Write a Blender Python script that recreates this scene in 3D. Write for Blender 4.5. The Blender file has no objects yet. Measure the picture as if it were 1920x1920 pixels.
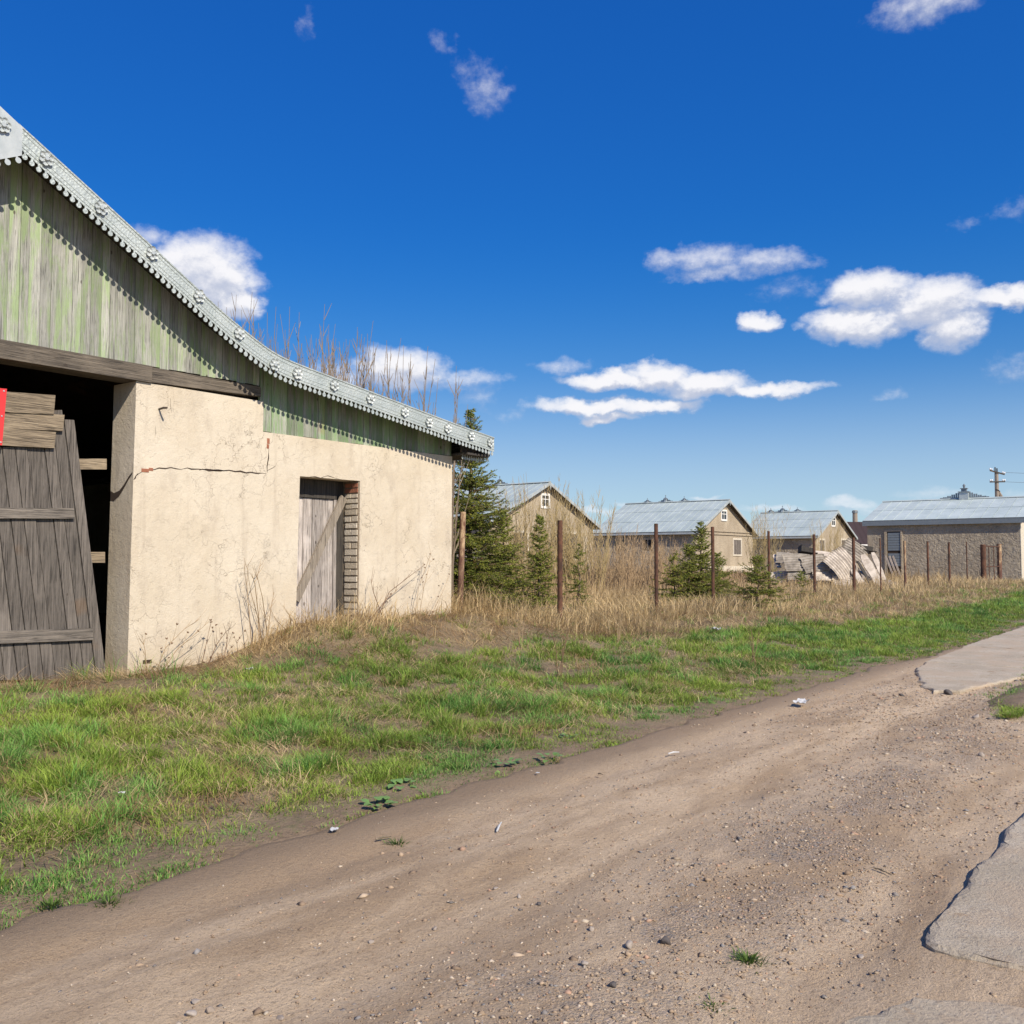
import bpy, math, random
import numpy as np
from mathutils import Vector, Matrix, noise as mnoise

random.seed(11)
rng = np.random.default_rng(11)
scene = bpy.context.scene
col = scene.collection
PI = math.pi
R_ = math.radians

# ------------------------------------------------------------------ camera
# world x runs along the road / barn front (away), y away from the road, z up
FPX = 1800.0
PITCH = math.atan(90 / FPX)
YAW = math.atan(1370 / FPX * math.cos(PITCH))
CAM = np.array([0, 0, 1.6])
FH = np.array([math.cos(YAW), math.sin(YAW), 0])
RT = np.array([math.sin(YAW), -math.cos(YAW), 0])
FW = FH * math.cos(PITCH) + np.array([0, 0, math.sin(PITCH)])
UP = -FH * math.sin(PITCH) + np.array([0, 0, math.cos(PITCH)])
cd = bpy.data.cameras.new('camera')
cam = bpy.data.objects.new('camera', cd)
col.objects.link(cam)
cam.matrix_world = Matrix(((RT[0], UP[0], -FW[0], CAM[0]), (RT[1], UP[1], -FW[1], CAM[1]),
                           (RT[2], UP[2], -FW[2], CAM[2]), (0, 0, 0, 1)))
cd.sensor_width = 36
cd.lens = 36 * FPX / 1920
cd.clip_start = 0.1
cd.clip_end = 6000
scene.camera = cam


def ray(px, py):
    return FW + RT * (px - 960) / FPX + UP * (960 - py) / FPX


def on(ax, px, py, v):
    r = ray(px, py)
    return CAM + r * ((v - CAM[ax]) / r[ax])


def at(px, py, Z):
    r = ray(px, py)
    return CAM + r * (Z / (r @ FH))


# ------------------------------------------------------------------ light
SUN_EL, SUN_B = R_(39.5), R_(18)
S = Vector((-math.sin(SUN_B) * math.cos(SUN_EL), -math.cos(SUN_B) * math.cos(SUN_EL), math.sin(SUN_EL)))
sl = bpy.data.lights.new('sun', 'SUN')
sl.energy = 5.0
sl.angle = R_(0.5)
sl.color = (1.0, 0.90, 0.75)
so = bpy.data.objects.new('sun', sl)
col.objects.link(so)
so.rotation_euler = S.to_track_quat('Z', 'Y').to_euler()

scene.view_settings.view_transform = 'Standard'
scene.view_settings.look = 'None'
scene.view_settings.gamma = 1
scene.view_settings.exposure = 0.20
scene.view_settings.use_curve_mapping = False


class NT:
    def __init__(s, nt):
        s.t = nt

    def n(s, ty, ins=None, **kw):
        nd = s.t.nodes.new(ty)
        for k, v in kw.items():
            setattr(nd, k, v)
        if ins:
            for k, v in ins.items():
                sk = nd.inputs[k]
                if isinstance(v, bpy.types.NodeSocket):
                    s.t.links.new(v, sk)
                else:
                    sk.default_value = v
        return nd

    def m(s, op, a, b=None, c=None, clamp=False):
        ins = {0: a}
        if b is not None:
            ins[1] = b
        if c is not None:
            ins[2] = c
        return s.n('ShaderNodeMath', ins, operation=op, use_clamp=clamp).outputs[0]

    def ramp(s, fac, a, b, va=0.0, vb=1.0):
        return s.n('ShaderNodeMapRange', {0: fac, 1: a, 2: b, 3: va, 4: vb}, clamp=True,
                   interpolation_type='SMOOTHSTEP').outputs[0]

    def mix(s, fac, a, b, blend='MIX'):
        nd = s.t.nodes.new('ShaderNodeMix')
        nd.data_type = 'RGBA'
        nd.blend_type = blend
        for i, v in ((0, fac), (6, a), (7, b)):
            if isinstance(v, bpy.types.NodeSocket):
                s.t.links.new(v, nd.inputs[i])
            else:
                nd.inputs[i].default_value = v if i == 0 else (tuple(v) + (1,))[:4]
        return nd.outputs[2]

    def noise(s, vec, scale, detail=4, rough=0.55, dist=0.0):
        return s.n('ShaderNodeTexNoise', {'Vector': vec, 'Scale': scale, 'Detail': detail, 'Roughness': rough,
                                          'Distortion': dist}).outputs[0]

    def vmul(s, vec, v):
        return s.n('ShaderNodeVectorMath', {0: vec, 1: v}, operation='MULTIPLY').outputs[0]

    def vadd(s, vec, v):
        return s.n('ShaderNodeVectorMath', {0: vec, 1: v}, operation='ADD').outputs[0]


# ------------------------------------------------------------------ sky with cumulus clouds (in azimuth / elevation)
CLOUDS = [  # photo position, half extent in photo pixels, strength
    (395, 520, 92, 70, 1.0), (340, 505, 55, 52, 1.0), (440, 565, 48, 34, 1.0), (270, 450, 40, 20, .7),
    (745, 690, 90, 40, .95), (860, 712, 90, 20, .75), (650, 705, 90, 30, .8), (900, 745, 40, 25, .45),
    (1235, 702, 70, 26, 1.0), (1150, 712, 105, 18, 1.0), (1320, 722, 90, 25, 1.0), (1440, 733, 105, 14, .9),
    (1110, 763, 125, 17, .95), (1215, 757, 105, 15, .9), (1135, 782, 50, 10, .85), (1050, 684, 58, 17, .62),
    (1325, 486, 80, 30, .80), (1430, 496, 85, 22, .78), (1240, 483, 30, 18, .72), (1335, 516, 75, 15, .78), (1520, 495, 25, 12, .45),
    (1630, 543, 80, 33, .95), (1610, 608, 92, 34, 1.0), (1740, 570, 90, 42, .95), (1785, 615, 52, 42, .9), (1890, 552, 90, 18, .95),
    (1425, 602, 40, 20, .95), (1498, 612, 20, 9, .6), (1480, 545, 70, 20, .33),
    (908, 165, 50, 40, .55), (870, 118, 24, 22, .3), (825, 75, 24, 20, .3), (578, 45, 16, 28, .28),
    (1740, 4, 95, 30, .8), (1905, 690, 50, 30, .4), (1668, 742, 34, 10, .4), (1910, 388, 40, 20, .34), (1815, 420, 30, 12, .3),
    (1590, 946, 50, 13, .8), (1630, 958, 60, 10, .6), (1180, 945, 30, 8, .7), (1110, 962, 60, 9, .7), (1320, 938, 40, 5, .7),
    (1440, 955, 60, 8, .7), (1760, 925, 80, 12, .45), (1890, 925, 40, 12, .4), (960, 780, 30, 12, .3),
]
world = bpy.data.worlds.new('World')
scene.world = world
world.use_nodes = True
wt = world.node_tree
wt.nodes.clear()


def azel(px, py):
    r = ray(px, py)
    r = r / np.linalg.norm(r)
    return math.atan2(-(r @ np.array([-FH[1], FH[0], 0])), r @ FH), math.asin(r[2])


def build_world():
    g = bpy.data.node_groups.new('cloud_field', 'ShaderNodeTree')
    g.interface.new_socket('P', in_out='INPUT', socket_type='NodeSocketVector')
    g.interface.new_socket('V', in_out='OUTPUT', socket_type='NodeSocketFloat')
    q = NT(g)
    gi = q.n('NodeGroupInput')
    go = q.n('NodeGroupOutput')
    P = gi.outputs[0]
    w1 = q.n('ShaderNodeTexNoise', {'Vector': q.vmul(P, (1, 1.4, 0)), 'Scale': 16.0, 'Detail': 3.0, 'Roughness': .6}).outputs[1]
    w2 = q.n('ShaderNodeTexNoise', {'Vector': q.vmul(P, (1, 1.3, 0)), 'Scale': 60.0, 'Detail': 5.0, 'Roughness': .62}).outputs[1]
    off = q.vadd(q.vmul(q.vadd(w1, (-.5, -.5, -.5)), (.05, .026, 0)), q.vmul(q.vadd(w2, (-.5, -.5, -.5)), (.020, .014, 0)))
    Pd = q.vadd(P, off)
    cur = None
    for (px, py, sx, sy, st) in CLOUDS:
        az, el = azel(px, py)
        k = FPX * 1.0
        kx, ky = k / (sx * 1.18), k / (sy * 1.22)
        v = q.n('ShaderNodeVectorMath', {0: Pd, 1: (kx, ky, 0), 2: (-az * kx, -el * ky, 0)}, operation='MULTIPLY_ADD').outputs[0]
        d2 = q.n('ShaderNodeVectorMath', {0: v, 1: v}, operation='DOT_PRODUCT').outputs['Value']
        st = st * 1.12 if st > .8 else st * .72
        val = q.m('MULTIPLY_ADD', d2, -st, st)
        cur = val if cur is None else q.n('ShaderNodeMath', {0: cur, 1: val, 2: .16}, operation='SMOOTH_MAX').outputs[0]
    cur = q.m('ADD', cur, q.m('MULTIPLY', q.m('SUBTRACT', q.noise(q.vmul(P, (1, 1.3, 0)), 70, 6, .62), .5), .62))
    g.links.new(cur, go.inputs[0])

    q = NT(wt)
    tc = q.n('ShaderNodeTexCoord')
    sep = q.n('ShaderNodeSeparateXYZ', {0: tc.outputs['Generated']})
    X, Y, Z = sep.outputs
    fx = q.m('ADD', q.m('MULTIPLY', X, FH[0]), q.m('MULTIPLY', Y, FH[1]))
    rx = q.m('ADD', q.m('MULTIPLY', X, RT[0]), q.m('MULTIPLY', Y, RT[1]))
    az = q.m('ARCTAN2', rx, fx)
    az = q.n('ShaderNodeMath', {0: az, 1: R_(30), 2: R_(-30)}, operation='WRAP').outputs[0]   # the same clouds go on all round
    el = q.m('ARCSINE', Z)
    P = q.n('ShaderNodeCombineXYZ', {0: az, 1: el, 2: 0.0}).outputs[0]
    A = q.n('ShaderNodeGroup', {'P': P}, node_tree=g).outputs[0]
    B = q.n('ShaderNodeGroup', {'P': q.vadd(P, (.002, .011, 0))}, node_tree=g).outputs[0]
    alpha = q.ramp(A, .02, 1.0)
    alpha = q.m('MULTIPLY', alpha, .97)
    up = q.ramp(el, -.01, .03)
    light = q.ramp(q.m('SUBTRACT', A, B), -.20, .34)
    sky = q.n('ShaderNodeTexSky', sky_type='NISHITA', sun_disc=False)
    sky.sun_elevation = SUN_EL
    sky.sun_rotation = R_(198)
    sky.altitude = 150
    sky.air_density = 1.0
    sky.dust_density = 0.4
    sky.ozone_density = 3.0
    sc = q.n('ShaderNodeSeparateColor', {0: sky.outputs[0]}).outputs          # deeper, more saturated blue away from the horizon
    er = q.ramp(el, .0, .36, 1.1, 3.3)
    eg = q.ramp(el, .0, .36, 1.72, 2.3)
    Bn = q.m('MULTIPLY', q.m('POWER', q.m('MULTIPLY', sc[2], .095), .55), .80 / .095)
    hs = q.n('ShaderNodeCombineColor', {0: q.m('MULTIPLY', Bn, q.m('POWER', q.m('DIVIDE', sc[0], sc[2]), er)),
                                        1: q.m('MULTIPLY', Bn, q.m('POWER', q.m('DIVIDE', sc[1], sc[2]), eg)), 2: Bn}).outputs[0]
    hs = q.mix(q.ramp(el, .02, .20, .62, 0), hs, (3.35, 5.2, 7.6))            # pale air near the horizon
    ccol = q.mix(light, (5.1, 5.5, 6.7), (8.9, 8.8, 9.0))
    ccol = q.mix(q.ramp(el, .0, .12), q.mix(.45, ccol, (5.5, 6.8, 8.2)), ccol)
    out = q.mix(q.m('MULTIPLY', alpha, up), hs, ccol)
    bg = q.n('ShaderNodeBackground', {'Color': out, 'Strength': .095})
    world.cycles.sampling_method = 'MANUAL'
    world.cycles.sample_map_resolution = 512
    wo = q.n('ShaderNodeOutputWorld')
    wt.links.new(bg.outputs[0], wo.inputs[0])


build_world()

# ------------------------------------------------------------------ helpers
MATS = {}


def new_mat(name):
    m = bpy.data.materials.new(name)
    m.use_nodes = True
    t = m.node_tree
    t.nodes.clear()
    q = NT(t)
    b = q.n('ShaderNodeBsdfPrincipled', {'Roughness': .8})
    o = q.n('ShaderNodeOutputMaterial')
    t.links.new(b.outputs[0], o.inputs[0])
    MATS[name] = m
    return m, q, b


def setc(q, b, colr, rough=None, bump=None, bstr=.3, bdist=.01):
    q.t.links.new(colr, b.inputs['Base Color'])
    if rough is not None:
        if isinstance(rough, bpy.types.NodeSocket):
            q.t.links.new(rough, b.inputs['Roughness'])
        else:
            b.inputs['Roughness'].default_value = rough
    if bump is not None:
        bp = q.n('ShaderNodeBump', {'Height': bump, 'Strength': bstr, 'Distance': bdist})
        q.t.links.new(bp.outputs[0], b.inputs['Normal'])


def wcoord(q):
    return q.n('ShaderNodeNewGeometry').outputs['Position']


def ocoord(q):
    return q.n('ShaderNodeTexCoord').outputs['Object']


def orand(q):
    return q.n('ShaderNodeObjectInfo').outputs['Random']


def vnoise(x, y, seed=0):
    x = np.asarray(x, float)
    y = np.asarray(y, float)
    xi = np.floor(x).astype(np.int64)
    yi = np.floor(y).astype(np.int64)
    fx = x - xi
    fy = y - yi
    fx = fx * fx * (3 - 2 * fx)
    fy = fy * fy * (3 - 2 * fy)

    def h(a, b):
        n = (a * 374761393 + b * 668265263 + seed * 974634777) & 0x7fffffff
        n = ((n ^ (n >> 13)) * 1274126177) & 0x7fffffff
        return ((n ^ (n >> 16)) & 0xffff) / 65535.0
    return (h(xi, yi) * (1 - fx) + h(xi + 1, yi) * fx) * (1 - fy) + (h(xi, yi + 1) * (1 - fx) + h(xi + 1, yi + 1) * fx) * fy


def fbm(x, y, seed=0, o=4):
    v = 0
    a = .5
    s = 0
    for i in range(o):
        v = v + a * vnoise(x * 2 ** i, y * 2 ** i, seed + i)
        s += a
        a *= .5
    return v / s


def sstep(a, b, x):
    t = np.clip((np.asarray(x, float) - a) / (b - a), 0, 1)
    return t * t * (3 - 2 * t)


YW = 10.72          # barn front
YF = YW - .40       # barge board plane


def H(x, y):
    x = np.asarray(x, float)
    y = np.asarray(y, float)
    edge = 4.35 + .25 * (fbm(x * .6, x * 0, 5, 3) - .5)
    z = .24 * sstep(edge - .1, 10.0, y)
    z = z + .45 * sstep(7.5, 9.1, x) * (1 - sstep(12.4, 15.5, x)) * np.exp(-((np.minimum(y, 10.6) - 10.6) / 1.5) ** 2) * (1 - sstep(12, 15, y))
    z = z + .06 * sstep(14, 22, x) * sstep(7, 10, y)
    z = z + .32 * sstep(12, 34, y)
    z = z - .3 * np.exp(-(((x - 18.4) / .9) ** 2 + ((y - 9.3) / .45) ** 2))
    k = sstep(4.5, 5.6, y) * (1 - sstep(30, 60, np.abs(x)))
    z = z + k * (.11 * (fbm(x * 1.3, y * 1.3, 3, 3) - .5) + .05 * (fbm(x * 4, y * 4, 9, 2) - .5))
    return z


def tag(o, label=None, cat=None, group=None, kind=None):
    if label:
        o['label'] = label
    if cat:
        o['category'] = cat
    if group:
        o['group'] = group
    if kind:
        o['kind'] = kind
    return o


def link(name, me, m, parent=None, loc=(0, 0, 0), rot=None):
    o = bpy.data.objects.new(name, me)
    col.objects.link(o)
    if m and me and not me.materials:
        me.materials.append(MATS[m])
    if parent:
        o.parent = parent
    o.location = loc
    if rot:
        o.rotation_euler = rot
    return o


def empty(name, loc, label, cat, group=None, rz=0):
    o = bpy.data.objects.new(name, None)
    col.objects.link(o)
    o.location = loc
    o.rotation_euler = (0, 0, rz)
    o.empty_display_size = .2
    return tag(o, label, cat, group)


def npmesh(name, V, tris=None, quads=None, cols=None, smooth=False):
    me = bpy.data.meshes.new(name)
    V = np.asarray(V, np.float32)
    me.vertices.add(len(V))
    me.vertices.foreach_set('co', V.ravel())
    nt = 0 if tris is None else len(tris)
    nq = 0 if quads is None else len(quads)
    me.loops.add(nt * 3 + nq * 4)
    idx = []
    if nt:
        idx.append(np.asarray(tris, np.int32).ravel())
    if nq:
        idx.append(np.asarray(quads, np.int32).ravel())
    me.loops.foreach_set('vertex_index', np.concatenate(idx))
    me.polygons.add(nt + nq)
    st = np.concatenate([np.arange(nt) * 3, nt * 3 + np.arange(nq) * 4]).astype(np.int32)
    me.polygons.foreach_set('loop_start', st)
    if smooth:
        me.polygons.foreach_set('use_smooth', np.ones(nt + nq, bool))
    me.update(calc_edges=True)
    if cols is not None:
        at_ = me.color_attributes.new('Col', 'FLOAT_COLOR', 'POINT')
        c4 = np.ones((len(V), 4), np.float32)
        c4[:, :3] = cols
        at_.data.foreach_set('color', c4.ravel())
    return me


class MB:
    """collects shapes for one mesh"""

    def __init__(s):
        s.v = []
        s.f = []

    def add(s, vs, fs):
        b = len(s.v)
        s.v += [tuple(map(float, p)) for p in vs]
        s.f += [tuple(i + b for i in f) for f in fs]
        return s

    def box(s, x0, x1, y0, y1, z0, z1):
        return s.add([(x0, y0, z0), (x1, y0, z0), (x1, y1, z0), (x0, y1, z0), (x0, y0, z1), (x1, y0, z1), (x1, y1, z1), (x0, y1, z1)],
                     [(0, 3, 2, 1), (4, 5, 6, 7), (0, 1, 5, 4), (1, 2, 6, 5), (2, 3, 7, 6), (3, 0, 4, 7)])

    def prism(s, poly, y0, y1):
        """poly of (x,z) extruded along y (counter-clockwise seen from -y)"""
        n = len(poly)
        vs = [(x, y0, z) for x, z in poly] + [(x, y1, z) for x, z in poly]
        fs = [tuple(range(n)), tuple(range(2 * n - 1, n - 1, -1))]
        for i in range(n):
            j = (i + 1) % n
            fs.append((i, i + n, j + n, j))
        return s.add(vs, fs)

    def tube(s, pts, rad, sides=6, cap=True):
        pts = [Vector(p) for p in pts]
        n = len(pts)
        vs = []
        for i, p in enumerate(pts):
            d = (pts[min(i + 1, n - 1)] - pts[max(i - 1, 0)])
            if d.length < 1e-6:
                d = Vector((0, 0, 1))
            d.normalize()
            u = d.cross(Vector((.31, .95, .05)))
            if u.length < .05:
                u = d.cross(Vector((1, 0, 0)))
            u.normalize()
            w = d.cross(u)
            r = rad[i] if hasattr(rad, '__len__') else rad
            for k in range(sides):
                a = 2 * PI * k / sides
                vs.append(p + u * (r * math.cos(a)) + w * (r * math.sin(a)))
        fs = []
        for i in range(n - 1):
            for k in range(sides):
                k2 = (k + 1) % sides
                fs.append((i * sides + k, i * sides + k2, (i + 1) * sides + k2, (i + 1) * sides + k))
        if cap:
            fs.append(tuple(range(sides - 1, -1, -1)))
            fs.append(tuple(range((n - 1) * sides, n * sides)))
        return s.add(vs, fs)

    def disc(s, cx, cz, r, y0, y1, n=10):
        return s.prism([(cx + r * math.cos(2 * PI * k / n), cz + r * math.sin(2 * PI * k / n)) for k in range(n)], y0, y1)

    def obox(s, c, ax, ay, az, hx, hy, hz):
        c, ax, ay, az = Vector(c), Vector(ax).normalized(), Vector(ay).normalized(), Vector(az).normalized()
        vs = []
        for dz in (-1, 1):
            for dx, dy in ((-1, -1), (1, -1), (1, 1), (-1, 1)):
                vs.append(c + ax * hx * dx + ay * hy * dy + az * hz * dz)
        return s.add(vs, [(0, 3, 2, 1), (4, 5, 6, 7), (0, 1, 5, 4), (1, 2, 6, 5), (2, 3, 7, 6), (3, 0, 4, 7)])

    def mesh(s, name, origin=(0, 0, 0), smooth=False):
        me = bpy.data.meshes.new(name)
        o = origin
        me.from_pydata([(x - o[0], y - o[1], z - o[2]) for x, y, z in s.v], [], s.f)
        if smooth:
            for p in me.polygons:
                p.use_smooth = True
        me.update()
        return me

    def build(s, name, m, parent=None, smooth=False):
        """parts: vertices in world coordinates, stored relative to the (unrotated) parent"""
        o = parent.location if parent else (0, 0, 0)
        return link(name, s.mesh(name, o, smooth), m, parent)


def pquad(q4, t, back):
    """a board: four (x,z) corners -> prism from y=t to y=back"""
    return MB().prism(q4, t, back)


# ------------------------------------------------------------------ materials
def make_mats():
    # plaster of the near barn
    m, q, b = new_mat('plaster')
    P = wcoord(q)
    n1 = q.noise(P, .9, 5, .6)
    n2 = q.noise(q.vmul(P, (1, 1, .5)), 4.5, 6, .62)
    n3 = q.noise(P, 60, 4, .6)
    c = q.mix(q.ramp(n1, .3, .72), (.57, .485, .365), (.655, .58, .465))
    c = q.mix(q.m('MULTIPLY', q.ramp(n2, .50, .72), .55), c, (.46, .39, .305))
    c = q.mix(q.m('MULTIPLY', q.ramp(q.noise(P, 1.7, 6, .7, 1.2), .56, .66), .35), c, (.72, .63, .50))
    c = q.mix(q.m('MULTIPLY', q.ramp(n3, .45, .8), .25), c, (.42, .34, .25))
    z = q.n('ShaderNodeSeparateXYZ', {0: P}).outputs[2]
    splash = q.m('MULTIPLY', q.ramp(q.m('ADD', z, q.m('MULTIPLY', n2, .9)), .55, 1.35, 1, 0), .55)
    c = q.mix(splash, c, (.42, .33, .215))
    # run marks, pitting and hairline cracks in the render
    st = q.ramp(q.noise(q.vmul(P, (5, 5, .35)), 1.0, 5, .65), .56, .74)
    c = q.mix(q.m('MULTIPLY', st, .35), c, (.40, .33, .255))
    sp = q.ramp(q.noise(P, 140, 2, .6), .63, .72)
    c = q.mix(q.m('MULTIPLY', sp, .5), c, (.33, .26, .18))
    wv = q.n('ShaderNodeTexVoronoi', {'Vector': q.vadd(q.vmul(P, (1, 1, .8)), q.vmul(q.n('ShaderNodeTexNoise', {'Vector': P, 'Scale': 7.0, 'Detail': 5.0}).outputs[1], (.34, .34, .34))), 'Scale': 3.6}, feature='DISTANCE_TO_EDGE').outputs['Distance']
    area = q.ramp(q.noise(P, 1.1, 3, .6), .47, .60)
    crk = q.m('MULTIPLY', q.ramp(wv, .004, .012, 1, 0), area)
    c = q.mix(q.m('MULTIPLY', crk, .55), c, (.22, .17, .12))
    flake = q.ramp(q.noise(P, 6, 6, .7, .8), .585, .60)
    bh = q.m('ADD', q.m('MULTIPLY', n3, .5), q.m('ADD', q.m('MULTIPLY', q.noise(P, 14, 5, .6), .9), q.m('ADD', q.m('MULTIPLY', flake, -.35), q.m('MULTIPLY', crk, -.8))))
    setc(q, b, c, .92, bh, .55, .016)
    # rough grey render of the back buildings
    for nm, ca, cb in (('stucco_tan', (.34, .275, .195), (.47, .395, .29)), ('stucco_brown', (.33, .275, .205), (.45, .385, .295)), ('stucco_cream', (.60, .53, .42), (.66, .60, .49))):
        m, q, b = new_mat(nm)
        P = wcoord(q)
        n2 = q.noise(q.vmul(P, (1, 1, .6)), .8, 5, .65)
        n3 = q.noise(P, 4.5 if nm == 'stucco_brown' else 9, 5, .65, .6)
        c = q.mix(q.ramp(n2, .3, .7), ca, cb)
        c = q.mix(q.m('MULTIPLY', q.ramp(n3, .5, .75), .4), c, tuple(x * .6 for x in ca))
        setc(q, b, c, .95, n3, 1.0, .16 if nm == 'stucco_brown' else .05)

    def wood(nm, light, dark, paint=None, pamt=0.0, axis=2, warm=(.30, .16, .06), scale=1.0):
        m, q, b = new_mat(nm)
        r = orand(q)
        P = q.vadd(ocoord(q), q.n('ShaderNodeCombineXYZ', {0: q.m('MULTIPLY', r, 37), 1: q.m('MULTIPLY', r, 19), 2: q.m('MULTIPLY', r, 53)}).outputs[0])
        k = [30 * scale] * 3
        k[axis] = .9 * scale
        Pg = q.vmul(P, tuple(k))
        g1 = q.noise(Pg, 1.6, 6, .65, .35)
        k2 = [70 * scale] * 3
        k2[axis] = 1.6 * scale
        g2 = q.noise(q.vmul(P, tuple(k2)), 2.0, 3, .6, .3)
        c = q.mix(q.ramp(g1, .28, .70), dark, light)
        c = q.mix(q.m('MULTIPLY', q.ramp(g2, .53, .64), .9), c, tuple(x * .35 for x in dark))
        c = q.mix(q.m('MULTIPLY', q.ramp(q.noise(P, 2.2, 4, .6), .48, .7), .4), c, tuple(x * 1.22 for x in light))
        if paint:
            k4 = [6.0] * 3
            k4[axis] = .8
            pm = q.ramp(q.noise(q.vmul(P, tuple(k4)), 1.5, 6, .7, .6), .62 - pamt * .28, .78 - pamt * .25)
            pm = q.m('MULTIPLY', pm, q.ramp(g2, .2, .52, .35, 1))
            pv = q.mix(q.noise(P, 3.0, 3, .6), tuple(x * .75 for x in paint), tuple(min(1, x * 1.25) for x in paint))
            c = q.mix(pm, c, pv)
        # knots
        k3 = [1.0] * 3
        k3[axis] = .6
        vr = q.n('ShaderNodeTexVoronoi', {'Vector': q.vmul(P, tuple(k3)), 'Scale': 4.2, 'Randomness': 1.0}).outputs['Distance']
        c = q.mix(q.m('MULTIPLY', q.ramp(vr, .05, .085, 1, 0), .8), c, (.06, .045, .035))
        c = q.mix(q.m('MULTIPLY', q.ramp(q.noise(P, 1.3, 2, .5), .66, .72), .25), c, warm)
        tone = q.n('ShaderNodeHueSaturation', {'Color': c, 'Value': q.m('ADD', q.m('MULTIPLY', r, .5), .75)}).outputs[0]
        setc(q, b, tone, .85, q.m('ADD', g1, q.m('MULTIPLY', g2, -.9)), .8, .012)
    wood('wood_green', (.46, .455, .405), (.27, .27, .24), (.30, .385, .20), .66)
    wood('wood_green_dark', (.40, .405, .35), (.21, .215, .18), (.215, .315, .155), .84)
    wood('wood_beam', (.235, .195, .15), (.075, .062, .05), axis=0)
    wood('wood_gate', (.225, .195, .168), (.095, .082, .07))
    wood('wood_gate_cross', (.25, .215, .18), (.085, .075, .065), axis=0)
    wood('wood_pale', (.36, .285, .195), (.14, .107, .073), axis=0)
    wood('wood_pale_up', (.42, .36, .29), (.22, .18, .14))
    wood('wood_door', (.60, .54, .495), (.28, .24, .215))
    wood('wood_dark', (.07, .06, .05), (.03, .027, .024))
    wood('wood_debris', (.62, .53, .44), (.32, .26, .21))

    # galvanised fascia: fine stamped pattern as relief
    m, q, b = new_mat('galvanised')
    P = wcoord(q)
    v = q.n('ShaderNodeTexVoronoi', {'Vector': P, 'Scale': 34.0}).outputs['Distance']
    c = q.mix(q.ramp(q.noise(P, 3, 4, .6), .3, .7), (.40, .45, .44), (.50, .545, .53))
    c = q.mix(q.m('MULTIPLY', q.ramp(q.noise(P, 26, 3, .6), .55, .7), .5), c, (.27, .31, .31))
    b.inputs['Metallic'].default_value = .25
    setc(q, b, c, .6, v, .55, .012)
    m, q, b = new_mat('galvanised_plain')
    P = wcoord(q)
    c = q.mix(q.ramp(q.noise(P, 3, 5, .65), .3, .7), (.42, .46, .46), (.56, .59, .58))
    b.inputs['Metallic'].default_value = .3
    setc(q, b, c, .5, q.noise(P, 8, 3), .2, .01)
    for nm, k in (('roof_metal', 1.0), ('roof_metal_pale', 1.12)):
        m, q, b = new_mat(nm)
        P = wcoord(q)
        r = orand(q)
        c = q.mix(q.ramp(q.noise(P, .7, 5, .65), .3, .7), (.35 * k, .41 * k, .405 * k), (.45 * k, .51 * k, .50 * k))
        c = q.mix(q.m('MULTIPLY', q.ramp(q.noise(q.vmul(P, (1, 3, 1)), 2.5, 5, .7), .55, .8), .4), c, (.36, .35, .34))
        c = q.n('ShaderNodeHueSaturation', {'Color': c, 'Value': q.m('ADD', q.m('MULTIPLY', r, .07), .965)}).outputs[0]
        b.inputs['Metallic'].default_value = .0
        setc(q, b, c, .55, q.noise(P, 2.2, 3), .2, .03)
    m, q, b = new_mat('roof_brown')
    P = wcoord(q)
    setc(q, b, q.mix(q.noise(P, .4, 3), (.045, .028, .022), (.06, .038, .030)), .5)

    m, q, b = new_mat('rust')
    P = ocoord(q)
    r = orand(q)
    Pr = q.vadd(P, q.n('ShaderNodeCombineXYZ', {0: q.m('MULTIPLY', r, 31), 1: 0.0, 2: q.m('MULTIPLY', r, 17)}).outputs[0])
    n1 = q.noise(q.vmul(Pr, (1, 1, .5)), 7, 6, .7)
    c = q.mix(q.ramp(n1, .35, .65), (.05, .025, .016), (.145, .062, .034))
    c = q.mix(q.m('MULTIPLY', q.ramp(q.noise(Pr, 23, 4, .7), .58, .75), .6), c, (.30, .17, .09))
    setc(q, b, c, .85, n1, .6, .01)
    m, q, b = new_mat('rust_pale')
    P = ocoord(q)
    n1 = q.noise(q.vmul(P, (1, 1, .4)), 6, 6, .7)
    zz = q.n('ShaderNodeSeparateXYZ', {0: P}).outputs[2]
    c = q.mix(q.ramp(n1, .4, .66), (.14, .058, .035), (.55, .40, .24))
    c = q.mix(q.ramp(q.m('ADD', zz, n1), 1.2, 2.0, 1, 0), c, (.12, .055, .04))
    setc(q, b, c, .85, n1, .5, .01)

    # brick, mortar, cracks
    m, q, b = new_mat('brick_grey')
    P = wcoord(q)
    r = orand(q)
    c = q.mix(r, (.54, .46, .35), (.70, .62, .50))
    c = q.mix(q.m('MULTIPLY', q.ramp(q.noise(P, 18, 5, .7), .5, .75), .5), c, (.28, .23, .17))
    setc(q, b, c, .95, q.noise(P, 40, 5, .7), .7, .02)
    m, q, b = new_mat('brick_red')
    P = wcoord(q)
    c = q.mix(q.noise(P, 22, 5, .7), (.24, .075, .04), (.45, .20, .12))
    setc(q, b, c, .95, q.noise(P, 40, 5, .7), .7, .02)
    m, q, b = new_mat('mortar')
    P = wcoord(q)
    setc(q, b, q.mix(q.noise(P, 20, 5, .7), (.16, .12, .085), (.32, .26, .19)), .95, q.noise(P, 40, 4), .8, .02)
    m, q, b = new_mat('crack_dark')
    b.inputs['Base Color'].default_value = (.05, .032, .022, 1)
    b.inputs['Roughness'].default_value = 1
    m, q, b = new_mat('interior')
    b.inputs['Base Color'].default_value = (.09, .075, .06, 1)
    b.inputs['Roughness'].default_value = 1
    m, q, b = new_mat('red_paint')
    P = wcoord(q)
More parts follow.
